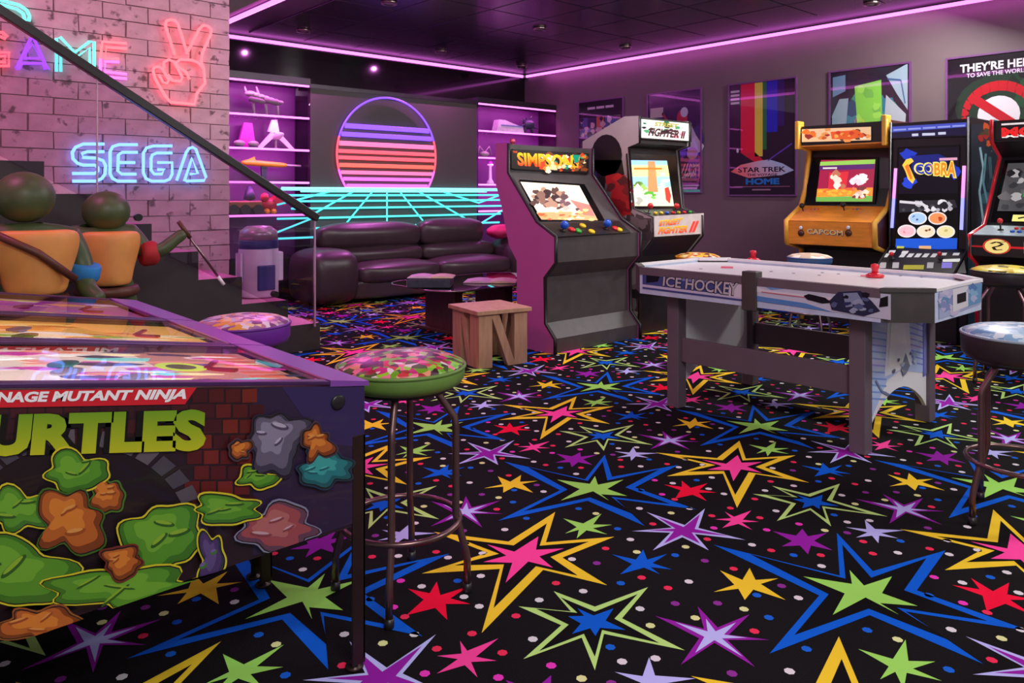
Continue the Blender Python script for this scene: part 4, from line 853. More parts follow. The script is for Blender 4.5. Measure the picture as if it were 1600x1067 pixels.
for x in (1252, 1326):
    q = hit(x, 364, p0, V(-1, 0, 0)); k_ = obj('coin_lock', MB().lathe([(.03, 0), (.03, .012), (.022, .018), (0, .02)], q, 14, axis=(-1, 0, 0)), STEEL, fr); pill(k_, 'lamp', q+V(0, 0, .05), V(-1, 0, 0), .018, .02, BC['white'])
p, n = c3.plane(3, 4, -.02)
for x, y in ((1256, 334), (1320, 333)): stick(c3.t, hit(x, y, p, n), n, BLACK, .09, .026)
for x0 in (1268, 1334):
    for k in range(6): pill(cp, 'button', hit(x0+6*(k % 3), 331+4*(k//3), p, n), n, .016, .03, BC['red' if k % 3 != 1 else 'blue'])
# --- black cabinet with light tubes
XD = 7.25; yl = on_x(1391, 200, XD).y; yr = on_x(1516, 200, XD).y
pr = yprof(((1372, 470), (1372, 432), (1367, 418), (1388, 384), (1390, 191)), yl, XD); pr[0] = (pr[1][0], 0); pr[-1] = (pr[-1][0], pr[-1][1]); pr += [(.8, pr[-1][1]), (.8, 0)]
c4 = Cab('tall black arcade cabinet with round badges and two pink light tubes', (XD, yl, 0), (0, -1, 0), (1, 0, 0), yl-yr, pr, BLACK, BLACK, BLACK, 5, .012)
m, p, n = c4.panel('marquee', 3, 4, ((1391, 196), (1513, 189), (1513, 213), (1391, 217)), BLACK, .02)
a = Art(p, n); a.poly([(1392, 198), (1512, 191), (1512, 198), (1392, 207)], (70, 86, 196), 1); a.poly([(1392, 207), (1512, 198), (1512, 211), (1392, 216)], (22, 22, 58), 1)
for k in range(5): a.line([(1396+23*k, 203.2-1.5*k), (1416+23*k, 202-1.5*k)], 2.6, (150, 165, 236), 3)
for x, l in ((1425, 10), (1441, 20), (1466, 12)): a.line([(x, 211-.06*(x-1425)), (x+l, 210.4-.06*(x-1425))], 4, (205, 215, 240), 3)
a.build('marquee_print', BACKLIT, m)
fp, p, n = c4.panel('display', 3, 4, ((1403, 230), (1500, 226), (1497, 392), (1398, 392)), SCRB, .012)
a = Art(p, n); a.poly([(1405, 233), (1499, 229), (1496, 302), (1404, 303)], (8, 9, 22), 1); a.blob(1418, 242, 14, 8, (30, 60, 190), 2); a.blob(1420, 285, 11, 9, (36, 70, 210), 2); a.blob(1450, 256, 36, 16, (24, 36, 120), 2); a.blob(1492, 268, 8, 10, (30, 60, 190), 2)
a.poly([(1410, 258), (1416, 249), (1424, 247), (1428, 252), (1420, 258), (1430, 280), (1426, 287), (1419, 280), (1415, 268)], (250, 210, 70), 4); a.poly([(1414, 260), (1419, 256), (1426, 279), (1423, 281)], (236, 120, 40), 6)
a.text('COBRA', ((1427, 255), (1497, 250), (1495, 279), (1429, 272)), (250, 240, 120), 5, .09); a.text('COBRA', ((1430, 257), (1495, 252), (1493, 277), (1432, 271)), lambda u, v: (40, 60, 190) if u < .42 else (236, 150, 40), 7, .03); a.line([(1468, 249), (1496, 248)], 4, (230, 170, 200), 6)
a.poly([(1405, 314), (1492, 312), (1496, 324), (1470, 328), (1405, 332)], (40, 40, 48), 3); a.scatter(22, 1408, 315, 1490, 329, [(180, 180, 186), (70, 70, 76), (226, 226, 230), (30, 30, 36)], 2.5, 6, 4, 8, .8); a.line([(1406, 315), (1440, 318), (1450, 324)], 4, (214, 214, 220), 8)
for (x, y), c_, d_ in (((1434, 341), (170, 205, 240), (60, 100, 160)), ((1465, 341), (240, 150, 90), (190, 70, 40)), ((1417, 361), (238, 190, 200), (220, 120, 140)), ((1447, 361.5), (240, 225, 190), (130, 90, 60)), ((1478, 362), (240, 232, 170), (200, 190, 120))):
    a.oval(x, y, 14.5, 10, (238, 236, 236), 4); a.oval(x, y, 12.5, 8.2, c_, 6); a.scatter(5, x-6, y-3, x+6, y+3, [d_, c_], 2, 4, 7, int(x), .6)
a.poly([(1400, 373), (1496, 372), (1495, 390), (1399, 391)], (28, 90, 214), 2); a.poly([(1436, 384), (1455, 384), (1455, 390), (1436, 390)], (230, 180, 130), 4)
a.build('display_picture', SCREEN, fp)
TUB = glow('pink_light_tube', (240, 140, 225), 1.6); TUV = glow('violet_light_tube', (150, 150, 255), 1.6)
for (x0, y0), (x1, y1) in (((1399.5, 263), (1393.5, 356)), ((1506.5, 259), (1502, 359))):
    A, B = hit(x0, y0, p+n*.012, n), hit(x1, y1, p+n*.012, n); M = (A+B)/2
    obj('light_tube', MB().tube([A, M], .014, 8), TUB, c4.t); obj('light_tube', MB().tube([M, B], .014, 8), TUV, c4.t)
p, n = c4.plane(2, 3, .0); ww = c4.w
cp = obj('control_panel', MB().prism([hit(x, y, p, n) for x, y in ((1383, 392), (1504, 390), (1510, 428), (1370, 426))], n*.008), DARK if False else BLACK, c4.t); p = p+n*.009
a = Art(p, n)
for x, y in ((1390, 391), (1410, 392), (1470, 395), (1490, 395)): a.poly([(x, y), (x+10, y), (x+8, y+4), (x-2, y+4)], (206, 204, 206), 1)
for x in (1380, 1406, 1418, 1430, 1442, 1455): a.poly([(x+3, 396), (x+11, 396), (x+6, 402), (x-2, 402)], (190, 190, 192), 1)
for x in (1375, 1395, 1449): a.poly([(x, 410), (x+10, 410), (x+9, 419), (x-1, 419)], (150, 148, 150), 1)
a.poly([(1412, 414), (1444, 414), (1443, 421), (1411, 421)], (146, 140, 40), 1); a.poly([(1473, 405), (1500, 404), (1500, 409), (1473, 409)], (214, 220, 214), 1); a.poly([(1472, 410), (1488, 410), (1487, 419), (1471, 419)], (120, 110, 200), 2)
a.poly([(1402, 383), (1414, 383), (1412, 388), (1401, 388)], (200, 200, 70), 1); a.build('panel_print', BACKLIT, cp)
for x, y in ((1395, 404), (1470, 404)): stick(c4.t, hit(x, y, p, n), n, BC['red'], .05, .02)
a = Art(c4.at(0, ww+.003, 0), (0, -1, 0)); a.poly([(1517, 195), (1562, 190), (1562, 395), (1517, 395)], (26, 40, 52), 1); a.poly([(1512, 395), (1562, 395), (1562, 560), (1512, 560)], (30, 130, 134), 1)
a.line([(1531, 230), (1536, 262), (1530, 300), (1536, 345), (1526, 375)], 3.4, (150, 190, 200), 3); a.line([(1540, 240), (1536, 285), (1545, 330)], 3.4, (96, 150, 165), 3); a.line([(1546, 245), (1550, 300), (1544, 360)], 5, (60, 90, 100), 2); a.scatter(7, 1530, 195, 1546, 225, [(200, 80, 30), (236, 190, 60), (160, 30, 30), (70, 60, 30)], 3, 6, 3, 3, 1.2); a.scatter(10, 1526, 240, 1552, 350, [(50, 96, 108), (30, 60, 72)], 4, 8, 2, 6, 1.6)
a.build('side_print', PRINT, c4.side1)
# --- red edged cabinet turned towards the middle of the room
XM = 6.45; ym_ = on_x(1524, 400, XM).y; PM = V(XM, ym_, 0); Dm = V(1, 0, 0); Um = V(0, -1, 0)
pr = yprof(((1524, 560), (1524, 412), (1512, 399), (1512, 367), (1535, 352), (1560, 246), (1547, 222), (1547, 187)), ym_, XM)
pr[0] = (0, 0); pr[1] = (0, pr[1][1]); pr += [(1.0, pr[-1][1]), (1.0, 0)]
REDT = mat('bright_red_edge', (214, 26, 44), .35); TEAL = mat('teal_side_laminate', (30, 110, 118), .45, 0, .15, 6)
c5 = Cab('black arcade cabinet with bright red edges and a dragon badge', PM, Um, Dm, .74, pr, TEAL, BLACK, REDT, 8, .014)
def q4(i, j, u0, v0, u1, v1, out=.006):       # quad on the face between profile points i (bottom) and j (top)
    (d0, z0), (d1, z1) = pr[i], pr[j]; g = lambda u, v: c5.at(d0+(d1-d0)*v+c5.inset, u*c5.w, z0+(z1-z0)*v)
    nn = c5.plane(i, j)[1]; A = Art(g(0, 0), nn, f=lambda u, v: g(u, v)+nn*out); A.n = nn
    if nn.dot(EYE-g(.5, .5)) < 0: A.n = -nn
    return A, g, A.n
a, g, nn = q4(6, 7, 0, 0, 1, 1); m = obj('marquee', MB().prism([g(.04, .06), g(.96, .06), g(.96, .94), g(.04, .94)], nn*.004), SCRB, c5.t)
def Q(u0, v0, u1, v1): return [(u0, v1), (u1, v1), (u1, v0), (u0, v0)]
a.poly(Q(.05, .1, .95, .9)[::-1], (20, 14, 16), 1); a.text('MORTAL', Q(.1, .2, .92, .62), (226, 40, 40), 4, .05); a.text('MORTAL', Q(.105, .16, .915, .3), (245, 240, 235), 3, .05); a.line([(.1, .76), (.5, .76)], .08, (235, 230, 230), 3); a.build('marquee_print', BACKLIT, m)
a, g, nn = q4(4, 5, 0, 0, 1, 1); m = obj('screen', MB().prism([g(.06, .05), g(.94, .05), g(.94, .95), g(.06, .95)], nn*.004), SCRB, c5.t)
a.poly(Q(.1, .2, .9, .9)[::-1], (70, 70, 72), 1); a.scatter(50, .12, .22, .88, .88, [(120, 120, 122), (50, 50, 54), (160, 160, 160), (90, 88, 90), (30, 30, 34)], .03, .06, 2, 4, 1); a.poly(Q(.3, .4, .9, .68)[::-1], (40, 150, 70), 6); a.poly(Q(.28, .66, .9, .72)[::-1], (20, 30, 24), 7)
for k in range(2):
    for j in range(4): a.rect(.38+.11*j, .46+.1*k, .46+.11*j, .52+.1*k, (130, 225, 150), 8)
a.poly(Q(.25, .06, .8, .15)[::-1], (230, 226, 130), 2); a.line([(.3, .1), (.36, .12), (.4, .09)], .02, (40, 40, 30), 3)
a.build('screen_picture', SCREEN, m)
a, g, nn = q4(2, 3, 0, 0, 1, 1); m = obj('control_front', MB().prism([g(.035, .04), g(.965, .04), g(.965, .96), g(.035, .96)], nn*.004), BLACK, c5.t)
a.oval(.25, .5, .105, .34, (236, 214, 130), 2); a.ring(.25, .5, .115, .37, .012, (220, 60, 40), 3)
a.line([(.2, .62), (.25, .72), (.3, .62), (.27, .52), (.22, .45), (.24, .32), (.3, .36)], .03, (30, 22, 20), 5); a.line([(.27, .7), (.33, .74)], .02, (30, 22, 20), 5); a.rect(.0, .42, .14, .5, (160, 20, 30), 1); a.rect(.36, .42, .5, .52, (190, 24, 34), 1)
a.poly([(.48+.5*t_/14, (.12 if t_ % 2 else .24)) for t_ in range(15)]+[(.98-.5*t_/14, (.88 if t_ % 2 else .76)) for t_ in range(15)], (240, 236, 230), 3); [a.rect(.53+.107*j, .3, .61+.107*j, .7, (226, 70+20*j, 34), 5) for j in range(4)]
a.build('front_print', BACKLIT, m)
a, g, nn = q4(3, 4, 0, 0, 1, 1); m = obj('control_panel', MB().prism([g(.035, .03), g(.965, .03), g(.965, .97), g(.035, .97)], nn*.004), mat('pale_panel_overlay', (150, 170, 180), .4, 0, .2, 10), c5.t)
for u in (.22, .72): stick(c5.t, g(u, .5)+nn*.005, nn, BC['red'], .07, .02)
for u in (.34, .4, .84, .9):
    for v in (.35, .65): pill(m, 'button', g(u, v)+nn*.004, nn, .015, .014, BC['red' if v > .5 else 'blue'])
# ------------------------------------------------------------------ air hockey table
X0, X1, Y0, Y1, HT, CH = 3.60, 4.56, 1.34, 3.08, .81, .17
ah = thing('air_hockey_table', 'white topped ice hockey game table with dark legs and blue printed sides', 'game table', ((X0+X1)/2, (Y0+Y1)/2, 0))
SLATE = mat('slate_plum_laminate', (104, 88, 98), .5, 0, .06, 6); CAPM = mat('dark_corner_plastic', (70, 62, 62), .45)
WHT = mat('white_playfield', (238, 234, 238), .3, 0, .02, 3); APR = mat('pale_blue_apron', (196, 206, 232), .4)
def octo(e, z): return [V(X0-e, Y0+CH, z), V(X0+CH, Y0-e, z), V(X1-CH, Y0-e, z), V(X1+e, Y0+CH, z), V(X1+e, Y1-CH, z), V(X1-CH, Y1+e, z), V(X0+CH, Y1+e, z), V(X0-e, Y1-CH, z)]
obj('playfield', MB().prism(octo(-.03, HT-.05), V(0, 0, .03)), WHT, ah)
oo, ii, ot, it = octo(0, HT-.15), octo(-.028, HT-.15), octo(0, HT-.008), octo(-.028, HT-.008); names = ['corner', 'end', 'corner', 'side', 'corner', 'end', 'corner', 'side']
for k in range(8):
    k2 = (k+1) % 8; b = MB(); bm = b.bm; vs = [bm.verts.new(x) for x in (oo[k], oo[k2], ii[k2], ii[k], ot[k], ot[k2], it[k2], it[k])]
    for f in ((0, 1, 2, 3), (4, 5, 6, 7), (0, 1, 5, 4), (1, 2, 6, 5), (2, 3, 7, 6), (3, 0, 4, 7)): bm.faces.new([vs[i] for i in f])
    bmesh.ops.recalc_face_normals(bm, faces=bm.faces[:])
    o = obj('apron_'+names[k] if names[k] != 'corner' else 'corner_cap', b, APR if names[k] != 'corner' else CAPM, ah)
    if k == 7: sideA = o
    if k == 1: endA = o
    if names[k] != 'corner':
        rt, ru = octo(.004, HT-.008), octo(-.032, HT-.008); dz_ = .03 if k == 7 else .0; obj('top_rail', MB().prism([rt[k]-UP*dz_, rt[k2]-UP*dz_, ru[k2]-UP*dz_, ru[k]-UP*dz_], V(0, 0, .014+dz_)), SLATE if k == 7 else WHT, ah)
    else:
        rt, ru = octo(.008, HT-.01), octo(-.045, HT-.01); obj('corner_cover', MB().prism([rt[k], rt[k2], ru[k2], ru[k]], V(0, 0, .02)), CAPM if k in (0, 6) else WHT, ah)
obj('under_tray', MB().prism(octo(-.03, HT-.15), V(0, 0, .02)), BLACK, ah)
a = Art((X0-.002, 0, 0), (-1, 0, 0))
a.poly([(1004, 420), (1163, 436), (1163, 471), (1004, 451)], (70, 76, 140), 1); a.poly([(1010, 427), (1032, 429), (1028, 440), (1010, 442)], (22, 20, 36), 2); a.poly([(1004, 444), (1163, 464), (1163, 468), (1004, 448)], (205, 200, 225), 2); a.poly([(1140, 437), (1163, 440), (1163, 466), (1138, 462)], (226, 214, 230), 3); a.poly([(1062, 432), (1112, 436), (1100, 442), (1060, 438)], (130, 140, 200), 2)
a.text('ICE HOCKEY', ((1035, 430.5), (1155, 441), (1155, 464), (1035, 447.5)), (34, 28, 44), 5, .06, .1); a.text('ICE HOCKEY', ((1036, 431.5), (1154, 442), (1154, 462.5), (1036, 446.5)), (196, 188, 196), 7, .02, .1)
a.poly([(1182, 440), (1392, 460), (1392, 500), (1182, 470)], (206, 206, 226), 1); a.poly([(1182, 441), (1260, 448), (1205, 453)], (120, 160, 220), 3); a.poly([(1182, 447), (1195, 453), (1330, 468), (1330, 472), (1182, 456)], (232, 224, 234), 3); a.line([(1190, 456), (1300, 470)], 1.6, (200, 110, 130), 4); a.poly([(1182, 462), (1260, 474), (1300, 487), (1182, 470)], (90, 140, 205), 3)
a.poly([(1256, 462), (1264, 459), (1290, 465), (1300, 473), (1285, 474), (1262, 468)], (24, 22, 34), 6); a.poly([(1296, 470), (1310, 456), (1345, 454), (1362, 470), (1376, 486), (1350, 494), (1300, 484)], (44, 46, 76), 5); a.poly([(1318, 458), (1340, 457), (1352, 476), (1322, 480)], (140, 150, 184), 7); a.scatter(12, 1300, 460, 1362, 486, [(24, 24, 40), (90, 100, 140), (160, 168, 196), (50, 56, 96)], 4, 8, 8, 5, .6); a.poly([(1376, 466), (1388, 462), (1388, 478), (1374, 480)], (22, 20, 30), 6)
a.build('side_print', GLOSSP, sideA)
a = Art((0, Y0-.002, 0), (0, -1, 0)); a.poly([(1467, 458), (1534, 442), (1532, 475), (1467, 499)], (176, 184, 222), 1); a.scatter(22, 1470, 455, 1492, 490, [(196, 190, 226), (140, 150, 200), (110, 150, 190), (210, 200, 230)], 4, 8, 2, 3, 1); a.poly([(1488, 452), (1512, 446), (1512, 478), (1488, 488)], (232, 226, 234), 4); a.poly([(1512, 446), (1534, 442), (1532, 472), (1512, 479)], (110, 160, 205), 4); a.scatter(8, 1514, 448, 1531, 468, [(140, 185, 220), (90, 130, 190), (180, 190, 225)], 3, 6, 5, 4, 1)
a.poly([(1495, 460), (1508, 456), (1508, 470), (1495, 474)], (12, 10, 14), 8); a.build('end_print', GLOSSP, endA)
gq = [on_y(x, y, Y0-.003) for x, y in ((1495, 460), (1508, 456), (1508, 470), (1495, 474))]; obj('goal_slot', MB().prism([q+V(0, -.004, 0) for q in gq], V(0, .006, 0)), BLACK, endA)
ym = on_x(1172, 440, X0).y; obj('score_bracket', MB().box((X0-.014, ym-.042, HT-.17), (X0+.05, ym+.042, HT+.035), .005), CAPM, ah)
lx0, lx1 = X0+.13, X1-.03; ly0, ly1 = 1.66, 2.74
for lx in (lx0, lx1):
    for ly in (ly0, ly1): obj('leg', MB().box((lx-.04, ly-.04, 0), (lx+.04, ly+.04, HT-.15), .005), SLATE, ah)
for lx in (lx0, lx1): obj('stretcher', MB().box((lx-.012, ly0+.04, .27), (lx+.012, ly1-.04, .41), .004), SLATE, ah)
def endpanel(y):
    z0, z1, n = .07, .62, 14; P = [V(lx0+.04, y, z1), V(lx0+.04, y, z0+.02)]
    for k in range(n+1): t_ = k/n; P.append(V(lx0+.04+(lx1-lx0-.08)*t_, y, z0+.02+.16*math.sin(math.pi*t_)**.8))
    P += [V(lx1-.04, y, z1)]; return obj('end_panel', MB().prism(P, V(0, .02, 0)), WHT, ah)
for y in (ly0-.02, ly1): ep = endpanel(y); epn = ep if y < 2 else epn
a = Art((0, ly0-.021, 0), (0, -1, 0))
A0, A1 = lx0+.04, lx1-.04; f = lambda u, v: V(A0+(A1-A0)*u, ly0-.021, .62-.55*v)
a = Art((0, 0, 0), (0, -1, 0), f=f); a.n = V(0, -1, 0)
a.poly([(0, 0), (1, 0), (1, .64), (.7, .56), (.5, .52), (.3, .56), (.0, .9)], (186, 205, 246), 1); a.poly([(.3, 0), (.66, 0), (.72, .5), (.5, .51), (.25, .52)], (240, 244, 252), 3); a.poly([(.36, 0), (.56, 0), (.66, .45), (.3, .45)], (252, 252, 254), 5)
for k in range(11):
    a.line([(.0, .06+.06*k), (.28, .13+.06*k)], .014, (130, 160, 226), 2)
    if k < 9: a.line([(.68, .02+.055*k), (.93, .1+.055*k)], .014, (130, 150, 226), 2)
a.rect(.93, 0, .96, .66, (110, 110, 205), 4); a.rect(.975, 0, .99, .66, (140, 130, 215), 4); a.oval(.48, .34, .17, .11, (250, 252, 254), 6)
a.line([(.1, .52), (.2, .64), (.32, .7)], .02, (120, 130, 165), 7); a.poly([(.52, .5), (.6, .36), (.68, .5), (.62, .56), (.56, .58)], (120, 130, 160), 7); a.scatter(10, .4, .38, .8, .5, [(200, 215, 240), (170, 190, 226), (90, 100, 130)], .02, .035, 8, 2)
a.build('panel_print', GLOSSP, epn)
a = Art((0, 0, HT-.0195), (0, 0, 1))
a.poly([(1127, 416), (1145, 416.5), (1146, 419.5), (1126, 419)], (226, 90, 110), 1); a.poly([(1345, 429.5), (1382, 430), (1382, 432.5), (1344, 432)], (226, 70, 90), 1); 
for x, y in ((1130, 406), (1205, 424), (1240, 427), (1280, 430), (1310, 428), (1095, 420), (1285, 426), (1407, 431), (1440, 433), (1470, 434)): a.oval(x, y, 3, .8, (150, 150, 170), 1, 8)
a.build('ice_markings', PRINT, ah)
for (px, py), lab in (((1367, 433), 'red air hockey mallet near the front end of the white game table'), ((1177, 408), 'red air hockey mallet behind the score bracket of the white game table')):
    q = hit(px, py, V(0, 0, HT-.018), UP); mt = thing('air_hockey_mallet', lab, 'mallet', q, 'mallets on the game table'); MR = mat('translucent_red_plastic', (226, 40, 56), .3)
    obj('base', MB().lathe([(.045, 0), (.047, .012), (.03, .022), (.02, .024), (0, .024)], q, 24), MR, mt); obj('knob', MB().lathe([(.018, .02), (.016, .04), (.022, .055), (.02, .07), (0, .076)], q, 20), MR, mt)
# ------------------------------------------------------------------ bar stools
def patmat(name, cols, scale):
    if name in MATS: return MATS[name]
    m = bpy.data.materials.new(name); m.use_nodes = True; nt = m.node_tree; b = nt.nodes['Principled BSDF']
    tc = nt.nodes.new('ShaderNodeTexCoord'); vo = nt.nodes.new('ShaderNodeTexVoronoi'); vo.inputs['Scale'].default_value = scale; vo.inputs['Randomness'].default_value = 1
    nz = nt.nodes.new('ShaderNodeTexNoise'); nz.inputs['Scale'].default_value = 9; mx = nt.nodes.new('ShaderNodeMix'); mx.data_type = 'VECTOR'; mx.inputs[0].default_value = .06
    nt.links.new(tc.outputs['Object'], nz.inputs['Vector']); nt.links.new(tc.outputs['Object'], mx.inputs[4]); nt.links.new(nz.outputs['Color'], mx.inputs[5]); nt.links.new(mx.outputs[1], vo.inputs['Vector'])
    sp = nt.nodes.new('ShaderNodeSeparateColor'); nt.links.new(vo.outputs['Color'], sp.inputs[0]); rp = nt.nodes.new('ShaderNodeValToRGB'); rp.color_ramp.interpolation = 'CONSTANT'
    while len(rp.color_ramp.elements) < len(cols): rp.color_ramp.elements.new(.5)
    for i, c in enumerate(cols): rp.color_ramp.elements[i].position = i/len(cols); rp.color_ramp.elements[i].color = lin(c)
    nt.links.new(sp.outputs[0], rp.inputs[0]); nt.links.new(rp.outputs[0], b.inputs['Base Color']); b.inputs['Roughness'].default_value = .35; MATS[name] = m; return m
def stool(label, loc, rz, side, top, r=.19, h=.72, th=.1, leg=CHROME, splay=1.0, welt=None):
    t = thing('bar_stool', label, 'stool', loc, 'padded bar stools', rz)
    obj('seat', MB().lathe([(r*.82, h-th), (r*.95, h-th+.012), (r, h-th+.03), (r*1.005, h-.03), (r*.99, h-.022), (0, h-.018)], (0, 0, 0), 40), side, t, world=False)
    obj('seat_cover', MB().lathe([(r*.995, h-.026), (r*.97, h-.014), (r*.8, h), (r*.45, h+.012), (0, h+.016)], (0, 0, 0), 40), top, t, world=False)
    obj('seat_welt', MB().tube([(r*math.cos(2*math.pi*k/40), r*math.sin(2*math.pi*k/40), h-.024) for k in range(40)], .006, 6, True), welt or side, t, world=False)
    obj('under_plate', MB().lathe([(r*.6, h-th-.012), (r*.78, h-th-.01), (r*.8, h-th+.002)], (0, 0, 0), 24), BLACK, t, world=False)
    hl = h-th
    for k in range(4):
        a = math.pi/4+k*math.pi/2; c_, s_ = math.cos(a), math.sin(a)
        P = [(q*c_, q*s_, z) for q, z in ((r*.55, hl), (r*.58, hl-.03), (r*.84, hl-.10), (r*.86, hl-.13), (r*.86, h*.33), (r*.90, h*.29), (r*1.02*splay, h*.17), (r*1.04*splay, h*.14), (r*1.04*splay, .012))]
        L = obj('leg', MB().tube(P, .0115, 8), leg, t, world=False)
        obj('foot_cap', MB().lathe([(.013, 0), (.015, .004), (.014, .03)], (r*1.04*splay*c_, r*1.04*splay*s_, 0), 10), BLACK, L, world=False)
    rr = r*.86+.012; obj('foot_ring', MB().tube([(rr*math.cos(2*math.pi*k/40), rr*math.sin(2*math.pi*k/40), h*.31) for k in range(40)], .009, 8, True), leg, t, world=False)
    return t
BRZ = mat('bronze_tube', (128, 98, 98), .3, .85, .08, 30); VINB = mat('black_vinyl', (46, 38, 42), .4, 0, .1, 30, .05)
stool('bar stool with a green rim and a loud patterned top beside the pinball front', (1.345, 2.04, 0), math.radians(2), mat('leaf_green_vinyl', (104, 138, 62), .45, 0, .05, 20), patmat('loud_green_pattern', [(206, 60, 70), (240, 120, 150), (60, 30, 40), (150, 205, 40), (110, 160, 30), (225, 215, 215), (200, 40, 120), (90, 60, 70), (230, 150, 120), (120, 190, 60), (160, 40, 50), (70, 90, 40)], 44), .20, .735, .085, BRZ)
p = fl(380, 497, .72); stool('bar stool with a violet rim and a pale patterned top', (p.x, p.y, 0), .3, mat('violet_vinyl', (108, 34, 150), .4, 0, .05, 20), patmat('cream_violet_pattern', [(220, 170, 200), (240, 200, 160), (120, 70, 120), (235, 215, 235), (190, 120, 150), (230, 160, 70), (160, 110, 160), (200, 190, 220)], 40), .194, .72, .11, BRZ)
p = fl(1090, 397, .72); stool('bar stool with an amber rim behind the game table', (p.x, p.y, 0), .5, mat('amber_vinyl', (224, 148, 40), .4), patmat('amber_pattern', [(236, 190, 60), (190, 60, 40), (240, 220, 170), (210, 130, 40), (120, 60, 50)], 24), .19, .72, .09)
p = fl(1265, 398, .72); stool('bar stool with a denim blue rim in front of the orange wooden cabinet', (p.x, p.y, 0), .2, mat('denim_blue_vinyl', (62, 96, 150), .45), patmat('cream_pattern', [(245, 226, 205), (235, 205, 180), (250, 240, 230), (210, 180, 160)], 18), .185, .72, .09)
p = fl(1572, 418, .76); stool('black bar stool with a yellow top in front of the red edged cabinet', (p.x, p.y, 0), .1, VINB, patmat('yellow_pattern', [(236, 214, 60), (214, 180, 50), (240, 230, 120), (90, 80, 40)], 20), .205, .76, .11)
stool('black bar stool with a pale blue top at the right edge of the photo', (3.41, .90, 0), math.radians(12), VINB, patmat('ice_blue_pattern', [(190, 215, 235), (140, 180, 215), (225, 235, 245), (110, 150, 195), (170, 195, 225)], 36), .205, .735, .125, BRZ, 1.0, mat('silver_welt', (150, 165, 180), .35))
